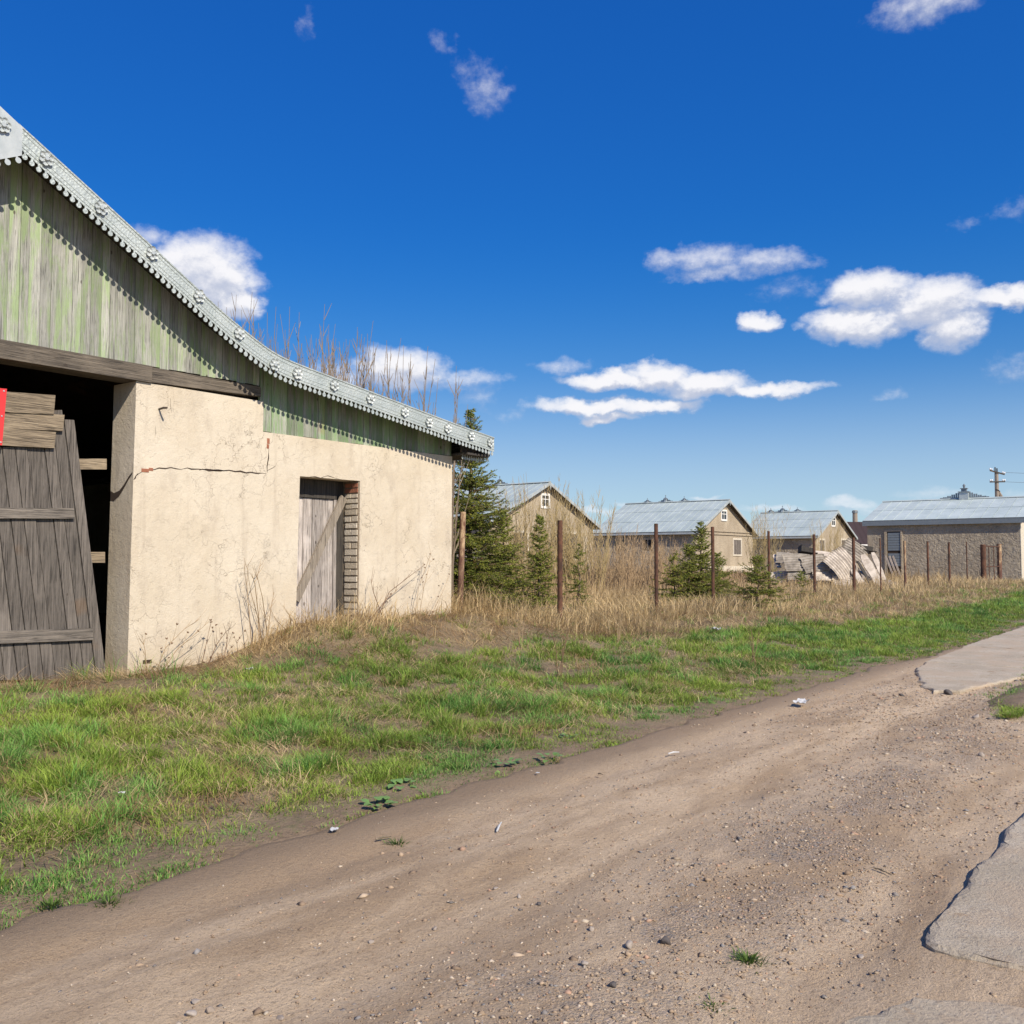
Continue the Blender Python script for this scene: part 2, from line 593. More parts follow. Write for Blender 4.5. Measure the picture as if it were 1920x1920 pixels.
    setc(q, b, q.mix(q.noise(P, 5, 4), (.62, .03, .035), (.72, .055, .05)), .4)
    m, q, b = new_mat('white_paint')
    P = wcoord(q)
    setc(q, b, q.mix(q.noise(P, 3, 5, .7), (.70, .68, .63), (.82, .81, .78)), .6)
    m, q, b = new_mat('plastic_white')
    P = wcoord(q)
    setc(q, b, q.mix(q.noise(P, 12, 4), (.42, .42, .41), (.70, .70, .69)), .35)
    m, q, b = new_mat('glass_dark')
    b.inputs['Base Color'].default_value = (.018, .02, .024, 1)
    b.inputs['Roughness'].default_value = .12
    m, q, b = new_mat('steel_dark')
    P = wcoord(q)
    setc(q, b, q.mix(q.noise(P, 20, 4), (.045, .035, .03), (.10, .075, .06)), .7)
    m, q, b = new_mat('steel_grey')
    P = wcoord(q)
    b.inputs['Metallic'].default_value = .3
    setc(q, b, q.mix(q.noise(P, 6, 4), (.17, .20, .22), (.26, .29, .31)), .55)
    m, q, b = new_mat('pole_concrete')
    P = wcoord(q)
    setc(q, b, q.mix(q.noise(P, 3, 4), (.24, .20, .165), (.33, .28, .23)), .9)
    m, q, b = new_mat('ceramic')
    b.inputs['Base Color'].default_value = (.82, .83, .85, 1)
    b.inputs['Roughness'].default_value = .15

    # asbestos cement sheets, rubble
    m, q, b = new_mat('sheet_grey')
    P = ocoord(q)
    n1 = q.noise(P, 2.2, 6, .7)
    c = q.mix(q.ramp(n1, .3, .7), (.15, .13, .11), (.40, .355, .30))
    c = q.mix(q.m('MULTIPLY', q.ramp(q.noise(P, 9, 5, .7), .55, .75), .6), c, (.16, .13, .115))
    setc(q, b, c, .95, n1, .4, .02)
    m, q, b = new_mat('sheet_white')
    P = ocoord(q)
    n1 = q.noise(P, 3, 6, .7)
    c = q.mix(q.ramp(n1, .3, .7), (.33, .28, .23), (.62, .55, .47))
    c = q.mix(q.m('MULTIPLY', q.ramp(q.noise(P, 11, 5, .7), .55, .72), .7), c, (.22, .17, .145))
    setc(q, b, c, .95, n1, .4, .02)
    m, q, b = new_mat('rubble')
    P = wcoord(q)
    n1 = q.noise(P, 6, 6, .75)
    c = q.mix(q.ramp(n1, .35, .68), (.15, .12, .10), (.50, .44, .39))
    setc(q, b, c, .95, n1, 1.0, .12)

    # ground under the grass
    m, q, b = new_mat('ground')
    P = wcoord(q)
    n1 = q.noise(P, 1.1, 6, .65)
    n2 = q.noise(P, 9, 6, .7)
    n3 = q.noise(P, 45, 5, .7)
    c = q.mix(q.ramp(n1, .38, .64), (.19, .138, .088), (.30, .225, .135))
    c = q.mix(q.m('MULTIPLY', q.ramp(n2, .48, .68), .5), c, (.13, .16, .045))
    c = q.mix(q.m('MULTIPLY', q.ramp(n3, .5, .72), .55), c, (.075, .052, .034))
    y = q.n('ShaderNodeSeparateXYZ', {0: P}).outputs[1]
    soil = q.ramp(q.m('ADD', y, q.m('MULTIPLY', n1, 1.0)), 4.8, 5.6, 1, 0)
    csoil = q.mix(q.ramp(n2, .35, .65), (.20, .138, .085), (.29, .208, .135))
    csoil = q.mix(q.m('MULTIPLY', q.ramp(n3, .5, .7), .5), csoil, (.10, .068, .042))
    csoil = q.mix(q.m('MULTIPLY', q.ramp(q.noise(P, 3.3, 5, .7), .52, .62), .5), csoil, (.12, .14, .04))
    c = q.mix(soil, c, csoil)
    far = q.ramp(y, 9.5, 14)
    c = q.mix(q.m('MULTIPLY', far, .7), c, q.mix(n1, (.27, .195, .105), (.43, .325, .185)))
    pit = q.n('ShaderNodeVectorMath', {0: q.vmul(q.vadd(P, (-18.4, -9.3, 0)), (.8, 1.5, 0))}, operation='LENGTH').outputs['Value']
    c = q.mix(q.ramp(pit, .6, 1.1, .85, 0), c, (.05, .034, .022))
    setc(q, b, c, 1.0, q.m('ADD', n2, q.m('MULTIPLY', n3, .6)), .8, .05)

    # dirt road
    m, q, b = new_mat('dirt')
    P = wcoord(q)
    n1 = q.noise(q.vmul(P, (.35, 1.5, 1)), 1.3, 6, .65, .4)
    n2 = q.noise(P, 7, 6, .7)
    n3 = q.noise(P, 36, 6, .75)
    n4 = q.noise(P, 120, 4, .75)
    c = q.mix(q.ramp(n1, .36, .62), (.43, .305, .188), (.64, .49, .33))
    c = q.mix(q.m('MULTIPLY', q.ramp(n2, .50, .72), .36), c, (.38, .265, .168))
    c = q.mix(q.m('MULTIPLY', q.ramp(n3, .50, .66), .45), c, (.24, .165, .10))
    c = q.mix(q.m('MULTIPLY', q.ramp(n4, .53, .66), .55), c, (.58, .44, .31))
    c = q.mix(q.m('MULTIPLY', q.ramp(n4, .34, .45, 1, 0), .6), c, (.15, .10, .065))
    y = q.n('ShaderNodeSeparateXYZ', {0: P}).outputs[1]
    gb = q.m('SUBTRACT', 1.0, q.m('DIVIDE', q.m('ABSOLUTE', q.m('SUBTRACT', y, 2.0)), .75), clamp=True)
    gb = q.m('MULTIPLY', gb, q.ramp(q.noise(P, 1.6, 4, .6), .36, .6))
    vv = q.n('ShaderNodeTexVoronoi', {'Vector': P, 'Scale': 75.0})
    cell = q.n('ShaderNodeSeparateColor', {0: vv.outputs['Color']}).outputs
    gc = q.mix(cell[0], (.27, .195, .13), (.44, .34, .245))
    gc = q.mix(q.ramp(cell[1], .75, .8), gc, (.215, .20, .185))
    gc = q.mix(q.ramp(cell[2], .85, .88), gc, (.50, .40, .33))
    c = q.mix(q.m('MULTIPLY', gb, .75), c, gc)
    ed = q.ramp(q.m('ADD', y, q.m('MULTIPLY', n1, .9)), 4.15, 4.85)
    c = q.mix(q.m('MULTIPLY', ed, .92), c, q.mix(n2, (.20, .138, .085), (.29, .208, .135)))
    bh = q.m('ADD', q.m('ADD', q.m('MULTIPLY', n3, .55), q.m('MULTIPLY', n4, .28)), q.m('MULTIPLY', q.m('MULTIPLY', q.m('SUBTRACT', 1.0, vv.outputs['Distance']), gb), .35))
    setc(q, b, c, 1.0, bh, 1.0, .034)

    m, q, b = new_mat('concrete')
    P = wcoord(q)
    n1 = q.noise(P, 1.4, 6, .65)
    n2 = q.noise(P, 14, 6, .7)
    v = q.n('ShaderNodeTexVoronoi', {'Vector': q.vadd(P, q.vmul(q.n('ShaderNodeTexNoise', {'Vector': P, 'Scale': 25.0}).outputs[1], (.02, .02, .02))), 'Scale': 38.0})
    cl = q.n('ShaderNodeSeparateColor', {0: v.outputs['Color']}).outputs
    c = q.mix(q.ramp(n1, .35, .65), (.43, .36, .265), (.545, .465, .355))
    c = q.mix(q.m('MULTIPLY', q.ramp(n2, .52, .64), .6), c, (.35, .27, .19))
    c = q.mix(q.m('MULTIPLY', q.ramp(q.noise(P, 60, 5, .75), .5, .66), .7), c, (.22, .18, .14))
    c = q.mix(q.m('MULTIPLY', q.ramp(cl[0], .72, .78), q.ramp(v.outputs['Distance'], .2, .4, .6, 0)), c, (.56, .49, .39))
    c = q.mix(q.m('MULTIPLY', q.ramp(q.noise(P, 3.4, 5, .7), .60, .66), .8), c, (.36, .255, .16))
    c = q.mix(q.m('MULTIPLY', q.ramp(q.noise(P, 1.1, 5, .7), .46, .58), .6), c, (.47, .36, .25))
    setc(q, b, c, .95, q.m('ADD', q.m('MULTIPLY', q.noise(P, 60, 5, .75), .8), q.m('MULTIPLY', n2, .8)), .9, .018)

    m, q, b = new_mat('stone')
    P = wcoord(q)
    r = orand(q)
    c = q.mix(r, (.30, .24, .19), (.46, .41, .36))
    c = q.mix(q.m('MULTIPLY', q.noise(P, 60, 4, .7), .7), c, (.24, .19, .15))
    setc(q, b, c, .9, q.noise(P, 50, 4), .6, .01)
    m, q, b = new_mat('stone_dark')
    P = wcoord(q)
    setc(q, b, q.mix(q.noise(P, 50, 4, .7), (.05, .045, .045), (.14, .12, .11)), .9, q.noise(P, 50, 4), .6, .01)

    def attr_mat(nm, rough=.6, trans=.0, vary=.25):
        m = bpy.data.materials.new(nm)
        m.use_nodes = True
        t = m.node_tree
        t.nodes.clear()
        q = NT(t)
        a = q.n('ShaderNodeAttribute', attribute_name='Col').outputs[0]
        o = q.n('ShaderNodeOutputMaterial')
        b = q.n('ShaderNodeBsdfPrincipled', {'Base Color': a, 'Roughness': rough, 'Specular IOR Level': .25})
        if trans > 0:
            tr = q.n('ShaderNodeBsdfTranslucent', {'Color': a})
            mx = q.n('ShaderNodeMixShader', {0: trans})
            t.links.new(b.outputs[0], mx.inputs[1])
            t.links.new(tr.outputs[0], mx.inputs[2])
            t.links.new(mx.outputs[0], o.inputs[0])
        else:
            t.links.new(b.outputs[0], o.inputs[0])
        MATS[nm] = m
    attr_mat('blade', .55, .3)
    attr_mat('straw', .8, .32)
    attr_mat('needle', .55, .15)
    attr_mat('pebble', .95, 0)
    m, q, b = new_mat('bark')
    P = ocoord(q)
    setc(q, b, q.mix(q.noise(q.vmul(P, (6, 6, 1)), 3, 5, .7), (.10, .07, .045), (.22, .165, .115)), .9)
    for nm, ca, cb in (('twig_grey', (.17, .125, .09), (.30, .235, .165)), ('twig_yellow', (.26, .19, .085), (.44, .34, .17)), ('stalk', (.22, .14, .08), (.46, .34, .20)), ('stalk_dark', (.12, .07, .04), (.24, .15, .09))):
        m, q, b = new_mat(nm)
        P = ocoord(q)
        setc(q, b, q.mix(q.noise(P, 3, 4, .6), ca, cb), .85)
    m, q, b = new_mat('leaf')
    P = ocoord(q)
    setc(q, b, q.mix(q.noise(P, 30, 4, .6), (.10, .19, .045), (.17, .29, .08)), .5)


make_mats()

# ================================================================== SETTING
def graded(fine0, fine1, step, far, grow=1.25):
    a = list(np.arange(fine0, fine1 + 1e-6, step))
    s = step
    v = fine1
    hi = []
    while v < far:
        s *= grow
        v += s
        hi.append(v)
    s = step
    v = fine0
    lo = []
    while v > -far:
        s *= grow
        v -= s
        lo.append(v)
    return np.array(lo[::-1] + a + hi)


def gridmesh(name, xs, ys, zf):
    X, Y = np.meshgrid(xs, ys, indexing='ij')
    X, Y, Zz = zf(X, Y)
    V = np.stack([X, Y, Zz], -1).reshape(-1, 3)
    ny = X.shape[1]
    i, j = np.meshgrid(np.arange(X.shape[0] - 1), np.arange(ny - 1), indexing='ij')
    a = (i * ny + j).ravel()
    Q = np.stack([a, a + ny, a + ny + 1, a + 1], -1)
    return npmesh(name, V, quads=Q, smooth=True)


def gz(X, Y):
    z = H(X, Y)
    z = np.where(Y < 4.55, z - .05 * (1 - sstep(4.3, 4.55, Y)) - .0, z)
    return X, Y, z


o = link('ground', gridmesh('ground', graded(-1, 30, .16, 1500), graded(3.6, 13.5, .14, 1500), gz), 'ground')
tag(o, kind='structure')


def road_edge(x):
    return 4.45 + .30 * (fbm(x * .55, x * 0, 21, 3) - .5) + .22 * (fbm(x * 3.2, x * 0 + 3, 22, 3) - .5) - .35 * sstep(13, 20, x) + .45 * sstep(22, 30, x)


def road_z(X, Y):
    z = 0 * X + .004
    w = .12 * (fbm(X * .5, X * 0, 31, 3) - .5)
    for yc, dp, wd in ((3.85, .030, .16), (3.3, -.018, .2), (2.75, .026, .22), (2.0, -.03, .38), (1.32, .045, .17)):
        z = z - dp * np.exp(-(((Y - yc - w) / wd) ** 2)) * (.3 + .7 * fbm(X * .7, Y * .7, 33, 2)) * (1 - .6 * sstep(11, 14, X))
    z = z + .028 * (fbm(X * 1.1, Y * 2.0, 35, 3) - .5) + .026 * (fbm(X * 6, Y * 8, 36, 3) - .5) + .016 * (fbm(X * 22, Y * 22, 37, 2) - .5)
    return z


def rz(X, Y):
    E = road_edge(X)
    t = (Y + 9.0) / 13.6
    Y2 = np.where(Y > 3.0, 3.0 + (Y - 3.0) * (E - 3.0) / 1.6, Y)
    z = road_z(X, Y2)
    s = sstep(3.9, 4.6, Y)
    z = z * (1 - s) + s * (H(X, Y2) - .0 + .012)
    z = np.where(Y > 4.58, H(X, Y2) - .03, z)
    return X, Y2, z


rx = np.concatenate([np.arange(-8, 1.5, .25), np.arange(1.5, 14, .055), np.arange(14, 34, .16), np.arange(34, 120, 1.5)])
ry = np.concatenate([np.arange(-9, .4, .4), np.arange(.4, 4.601, .05)])
o = link('dirt_road', gridmesh('dirt_road', rx, ry, rz), 'dirt')
tag(o, kind='structure')


# concrete slabs of the old plate road
def slab(name, outline, top, thick, parent=None, amp=.05, seed=0, step=.07):
    """broken slab: outline (x,y), sampled and jittered, extruded with worn edges"""
    pts = []
    n = len(outline)
    for i in range(n):
        a = np.array(outline[i][:2])
        b = np.array(outline[(i + 1) % n][:2])
        k = max(2, int(np.linalg.norm(b - a) / step))
        am = outline[i][2] if len(outline[i]) > 2 else amp
        d = (b - a) / np.linalg.norm(b - a)
        nn = np.array([-d[1], d[0]])
        for t in range(k):
            p = a + (b - a) * t / k
            j = am * (fbm(p[0] * 2.2, p[1] * 2.2, 50 + seed, 3) - .5) * 2 + am * .5 * (fbm(p[0] * 6, p[1] * 6, 60 + seed, 3) - .5) * 2
            pts.append(p + nn * j * min(1, 6 * t / k, 6 * (k - t) / k))
    P = np.array(pts)
    c = P.mean(0)
    n = len(P)
    mb = MB()
    rings = []
    for ins, z in ((0, -thick), (0, -.016), (.012, -.006), (.03, 0.0)):
        dn = np.roll(P, -1, 0) - np.roll(P, 1, 0)
        dn = dn / np.linalg.norm(dn, axis=1)[:, None]
        inn = np.stack([-dn[:, 1], dn[:, 0]], -1)
        if np.sum((inn * (c - P)).sum(1)) < 0:
            inn = -inn
        rings.append(np.c_[P + inn * ins * (.3 + 1.4 * rng.random((n, 1))), np.full(n, top + z)])
    vs = np.concatenate(rings)
    fs = []
    for r in range(3):
        for i in range(n):
            j = (i + 1) % n
            fs.append((r * n + i, r * n + j, (r + 1) * n + j, (r + 1) * n + i))
    fs.append(tuple(range(3 * n, 4 * n)))
    mb.add(vs, fs)
    return mb


pave = bpy.data.objects.new('concrete_track', None)
col.objects.link(pave)
tag(pave, kind='structure')
slab('s', [(4.5, 1.12, .04), (4.26, 1.09, .04), (4.20, .98, .05), (4.27, .3, .05), (4.15, -1.6, .03), (10.2, -1.6, 0), (10.2, 1.02, .03), (7.2, 1.12, .05)], .034, .13, seed=1).build('slab', 'concrete', pave)
slab('s', [(-2.5, 1.02, .02), (-2.5, -1.6, 0), (3.92, -1.6, .04), (3.86, .7, .05), (3.70, 1.0, .05), (3.3, 1.14, .05)], .030, .13, seed=2).build('slab', 'concrete', pave)
slab('s', [(10.24, 1.0, .02), (10.24, -1.6, 0), (24, -1.6, 0), (24, 1.0, .02)], .06, .13, seed=3).build('slab', 'concrete', pave)
# second lane, only its far end comes out of the dirt
SL = [(12.3, 3.0), (12.5, 2.75), (15.6, 2.2), (15.7, 3.95), (14.6, 3.8), (13.2, 3.4)]
slab('s', SL, .036, .10, seed=4, amp=.10).build('slab', 'concrete', pave)
slab('s', [(15.66, 2.2), (18.9, 2.2), (18.9, 4.05), (15.76, 3.95)], .040, .10, seed=5, amp=.03).build('slab', 'concrete', pave)
for i in range(8):
    x0 = 18.94 + i * 3.2
    slab('s', [(x0, 2.2), (x0 + 3.16, 2.2), (x0 + 3.16, 4.15), (x0, 4.1)], .038 + .008 * (i % 2), .10, seed=6 + i, amp=.025).build('slab', 'concrete', pave)

# grassed strip between the two lanes
def isl(X, Y):
    c = 1.86 + .10 * fbm(X * 1.2, X * 0, 71, 2)
    d = np.abs(Y - c) / (.40 * sstep(10.5, 12.0, X) + .05)
    z = .10 * (1 - np.clip(d, 0, 1.2) ** 2) * sstep(10.4, 11.6, X) - .02 + .02 * fbm(X * 5, Y * 5, 72, 2)
    return X, Y, z


o = link('grass_strip', gridmesh('grass_strip', np.arange(10.4, 40, .12), np.arange(1.3, 2.4, .05), isl), 'ground')
tag(o, kind='structure')

# ================================================================== NEAR BARN
barn = empty('barn', (8.4, YW, 0), 'near barn with cream plaster front, green weathered gable boards and scalloped metal barge', 'barn')
XA = 4.36                                    # ridge line
XJ, XS, XC = 6.50, 8.42, 12.41               # gate jamb, step in the plaster, right corner
ZB0, ZB1, ZL = 3.79, 4.00, 3.37              # beam bottom / top, top of the lower plaster
DX0, DX1, DZ = 9.08, 10.24, 2.81             # small door
DEPTH = 15.0
XJL, XSL, XCL = 2 * XA - XJ, 2 * XA - XS, 2 * XA - XC
top_pts = [on(1, *p, YF) for p in ((38, 238), (150, 340), (300, 478), (420, 590), (480, 640), (520, 668), (560, 685), (700, 738), (850, 795), (926, 822))]
prof = [(p[0], p[2]) for p in top_pts]
sl0 = (prof[2][1] - prof[0][1]) / (prof[2][0] - prof[0][0])
prof = [(XA, prof[0][1] + sl0 * (XA - prof[0][0]))] + prof


def roof_z(x):
    x = abs(x - XA) + XA
    return float(np.interp(x, [p[0] for p in prof], [p[1] for p in prof]))


XE = prof[-1][0]
# plaster wall with both openings, one outline
outl = [(XJ - .05, -.2), (XJ, ZB0), (XS, ZB0), (XS, ZL), (XC, ZL), (XC - .02, -.2), (DX1, -.2), (DX1 + .02, DZ), (DX0, DZ - .01), (DX0 - .07, -.2)]
MB().prism(outl[::-1], YW, YW + .5).build('wall', 'plaster', barn)
mb = MB().prism([(2 * XA - x, z) for x, z in outl[:5]] + [(XCL, -.2)], YW, YW + .5)
mb.build('wall', 'plaster', barn)
mb = MB()
mb.box(XC - .42, XC - .004, YW + .502, YW + DEPTH, -.2, ZL - .002)
mb.box(XCL + .004, XCL + .42, YW + .502, YW + DEPTH, -.2, ZL - .002)
mb.box(XCL + .43, XC - .43, YW + DEPTH - .45, YW + DEPTH - .02, -.2, ZL)
mb.build('wall', 'plaster', barn)
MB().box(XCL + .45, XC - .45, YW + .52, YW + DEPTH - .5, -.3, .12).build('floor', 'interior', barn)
# rear gable
MB().prism([(XCL, ZL), (XC, ZL)] + [(x, roof_z(x) - .1) for x in (XC, XS, XA + 2, XA, XA - 2, XSL, XCL)], YW + DEPTH - .44, YW + DEPTH - .40).build('rear_gable', 'wood_dark', barn)

# lintel beam in two lengths
xb = on(1, 283, 690, YW)[0]
mbm = MB().prism([(XJL - 1.9, ZB0 + .004), (xb - .006, ZB0 + .004), (xb, ZB1), (XJL - 1.9, ZB1)], YW - .035, YW + .30)
mbm.build('beam', 'wood_beam', barn)
MB().prism([(xb + .004, ZB0 + .01), (8.36, ZB0 + .06), (8.36, ZB1 - .02), (xb + .01, ZB1 - .012)], YW - .02, YW + .28).build('beam', 'wood_beam', barn)
MB().box(8.365, 8.41, YW + .004, YW + .05, ZB0 + .004, ZB1 + .25).build('end_board', 'wood_green_dark', barn)

# gable boards, one by one
def gboards(x0, x1, zb, mat, w0):
    x = x0
    while x < x1 - .02:
        w = w0 * random.uniform(.85, 1.15)
        xe = min(x + w, x1)
        g = .004
        cuts = [x + g * .5, xe - g * .5]
        if x < XA < xe:
            cuts = [x + g * .5, XA, xe - g * .5]
        dz = random.uniform(-.012, .006)
        poly = [(cuts[0], zb + dz), (cuts[-1], zb + dz + random.uniform(-.003, .003))] + [(cx, roof_z(cx) - .05) for cx in cuts[::-1]]
        yo = random.uniform(-.004, .004)
        MB().prism(poly, YW + .016 + yo, YW + .042 + yo).build('board', mat if random.random() > .12 else 'wood_green_dark', barn)
        x = xe


gboards(XSL, XS - .05, ZB1 + .008, 'wood_green', .118)
gboards(XS + .004, XC - .01, ZL + .006, 'wood_green_dark', .135)
gboards(XCL + .01, XSL - .004, ZL + .006, 'wood_green_dark', .135)
MB().box(XS + .01, XC, YW + .05, YW + .3, ZL - .002, ZL + .12).build('wall_plate', 'wood_dark', barn)
MB().box(XCL, XSL - .01, YW + .05, YW + .3, ZL - .002, ZL + .12).build('wall_plate', 'wood_dark', barn)
MB().prism([(XCL + .2, ZL + .03), (XSL, ZL + .03), (XSL, ZB1 - .02), (XS, ZB1 - .02), (XS, ZL + .03), (XC - .2, ZL + .03)] + [(x, roof_z(x) - .12) for x in (XC - .2, XS, XA + 2, XA, XA - 2, XSL, XCL + .2)], YW + .06, YW + .075).build('gable_lining', 'wood_dark', barn)
# (opening of the gate lies below the lining)

# roof skin, soffit boards, rafters
full = [(2 * XA - x, z) for x, z in prof[::-1]] + prof[1:]
mb = MB()
up_ = [(x, z) for x, z in full]
dn_ = [(x, z - .035) for x, z in full[::-1]]
mb.prism((up_ + dn_)[::-1], YF + .012, YW + DEPTH + .4)
mb.build('roof', 'galvanised_plain', barn)
mb = MB()
mb.prism(([(x, z - .037) for x, z in full] + [(x, z - .062) for x, z in full[::-1]])[::-1], YF + .03, YW + DEPTH + .35)
mb.build('soffit', 'wood_dark', barn)
for sgn in (1, -1):
    pr = [(XA + sgn * (x - XA), z) for x, z in prof]
    mb = MB().prism(([(x, z - .064) for x, z in pr] + [(x, z - .19) for x, z in pr[::-1]])[::-sgn], YF + .10, YF + .15)
    mb.build('rafter', 'wood_dark', barn)
    # boxed eave along the side
    x0, x1 = (XC + .004, XE - .06) if sgn > 0 else (2 * XA - XE + .06, XCL - .004)
    MB().box(x0, x1, YF + .06, YW + DEPTH, 3.385, 3.42).build('eave_board', 'wood_dark', barn)
    xo = x1 if sgn > 0 else x0 - .03
    MB().box(xo, xo + .03, YF + .06, YW + DEPTH, 3.40, 3.66).build('eave_board', 'wood_dark', barn)
    for i in range(16):
        xx = XC + .06 + (XE - XC - .18) * .5
    MB().prism([(x0, 3.43), (x1, 3.43), (x1, roof_z(x1) - .07), (x0, roof_z(x0) - .07)], YF + .20, YF + .225).build('eave_end_board', 'wood_dark', barn)

# barge board of stamped sheet metal with a row of knobs
FH_ = .235


def arc_pts(p, step):
    out = []
    carry = 0
    for (x0, z0), (x1, z1) in zip(p[:-1], p[1:]):
        L = math.hypot(x1 - x0, z1 - z0)
        t = carry
        while t < L:
            out.append((x0 + (x1 - x0) * t / L, z0 + (z1 - z0) * t / L, (x1 - x0) / L, (z1 - z0) / L))
            t += step
        carry = t - L
    return out


def barge(sgn):
    # smooth the profile
    xs = np.linspace(XA + .46, XE, 60)
    k = np.array([roof_z(x) for x in xs])
    ks = np.convolve(np.pad(k, 1, 'edge'), np.ones(3) / 3, 'valid')
    ks[:1] = k[:1]
    ks[-1:] = k[-1:]
    pr = list(zip(xs, ks))
    mb = MB()
    topl = [(XA + sgn * (x - XA), z + .006) for x, z in pr]
    low = [(XA + sgn * (x - XA), z - FH_) for x, z in pr]
    poly = (low + topl[::-1])
    if sgn < 0:
        poly = poly[::-1]
    mb.prism(poly, YF - .006, YF + .006)
    # rolled lip on the roof edge and a pressed bead above the knobs
    mb.tube([(x, YF - .004, z) for x, z in topl], .014, 6)
    mb.tube([(x, YF - .006, z + .035) for x, z in low], .006, 4)
    mb.tube([(x, YF - .006, z + .085) for x, z in low], .005, 4)
    mb.tube([(x, YF - .006, z - .055) for x, z in topl], .005, 4)
    for x, z, dx, dz in arc_pts(pr, .088):
        nx, nz = dz, -dx
        cx, cz = x + nx * .0, z - FH_ - .0
        X0 = XA + sgn * (cx - XA)
        mb.prism([(X0 - .010, cz + .01), (X0 - .010, cz - .03), (X0 + .010, cz - .03), (X0 + .010, cz + .01)], YF - .0055, YF + .0055)
        mb.disc(X0, cz - .047, .030, YF - .006, YF + .006, 10)
    mb.build('barge_board', 'galvanised', barn)
    return pr


prR = barge(1)
barge(-1)
# apex plate
zA = roof_z(XA)
w = .50
mb = MB()
poly = [(XA - w, roof_z(XA + w) - .40), (XA - .28, zA - .70), (XA, zA - .82), (XA + .28, zA - .70), (XA + w, roof_z(XA + w) - .30), (XA + w, roof_z(XA + w) + .008), (XA, zA + .02), (XA - w, roof_z(XA + w) + .008)]
mb.prism(poly, YF - .016, YF - .008)
for i in range(5):
    (x0, z0), (x1, z1) = poly[i], poly[(i + 1) % 8]
    if i >= 4:
        break
    L = math.hypot(x1 - x0, z1 - z0)
    n = max(2, int(L / .085))
    for k in range(n):
        t = (k + .5) / n
        dx, dz = (x1 - x0) / L, (z1 - z0) / L
        cx, cz = x0 + (x1 - x0) * t + dz * .04, z0 + (z1 - z0) * t - dx * .04
        mb.disc(cx, cz, .032, YF - .016, YF - .008, 10)
        mb.disc(x0 + (x1 - x0) * t + dz * .01, z0 + (z1 - z0) * t - dx * .01, .015, YF - .015, YF - .009, 6)
for i in range(4):
    a0 = .10 + i * .13
mb.build('apex_plate', 'galvanised_plain', barn)


def rosette_mesh():
    mb = MB()
    for k in range(6):
        a = k * PI / 3 + .2
        cx, cz = .052 * math.cos(a), .052 * math.sin(a)
        n = 8
        # cupped petal
        vs = [(cx + .034 * math.cos(2 * PI * i / n), -.030, cz + .034 * math.sin(2 * PI * i / n)) for i in range(n)]
        vs += [(cx + .018 * math.cos(2 * PI * i / n), -.016, cz + .018 * math.sin(2 * PI * i / n)) for i in range(n)]
        fs = [(i, (i + 1) % n, n + (i + 1) % n, n + i) for i in range(n)] + [tuple(range(n, 2 * n))]
        vs2 = [(x * .9, -.006, z * .9) for x, y, z in vs[:n]]
        b = len(vs)
        vs += vs2
        fs += [(i, b + i, b + (i + 1) % n, (i + 1) % n) for i in range(n)]
        mb.add(vs, fs)
    mb.disc(0, 0, .024, -.042, -.004, 8)
    return mb.mesh('rosette')


RM = rosette_mesh()
for px, py in ((85, 298), (188, 390), (284, 475), (372, 555), (447, 625), (513, 684), (556, 700), (625, 722), (693, 747), (757, 772), (803, 791), (838, 803), (882, 816), (918, 829)):
    p = on(1, px, py, YF - .006)
    for sgn in (1, -1):
        x = XA + sgn * (p[0] - XA)
        link('rosette', RM, 'galvanised_plain', barn, (x - 8.4, YF - .008 - YW, p[2]), (0, random.uniform(0, 1), 0))
link('rosette', RM, 'galvanised_plain', barn, (on(1, 3, 236, YF)[0] - 8.4, YF - .018 - YW, on(1, 3, 236, YF)[2]))
# lace under the side eave
mb = MB()
for sgn in (1,):
    for i in range(40):
        yy = YF + .10 + i * .088
        mb.add([(XE - .065 + .006 * a, yy + .03 * math.cos(2 * PI * k / 8), 3.35 + .03 * math.sin(2 * PI * k / 8)) for a in (0, 1) for k in range(8)],
               [tuple(range(8)), tuple(range(15, 7, -1))] + [(k, (k + 1) % 8, 8 + (k + 1) % 8, 8 + k) for k in range(8)])
    mb.box(XE - .066, XE - .058, YF + .06, YF + 3.7, 3.375, 3.70)
mb.build('eave_trim', 'galvanised', barn)
mb = MB()
for i in range(10):
    xx = XC + .03 + i * .06
    mb.disc(xx, 3.335, .026, YF + .185, YF + .192, 8)
    mb.box(xx - .009, xx + .009, YF + .186, YF + .191, 3.35, 3.39)
mb.build('eave_trim', 'galvanised', barn)

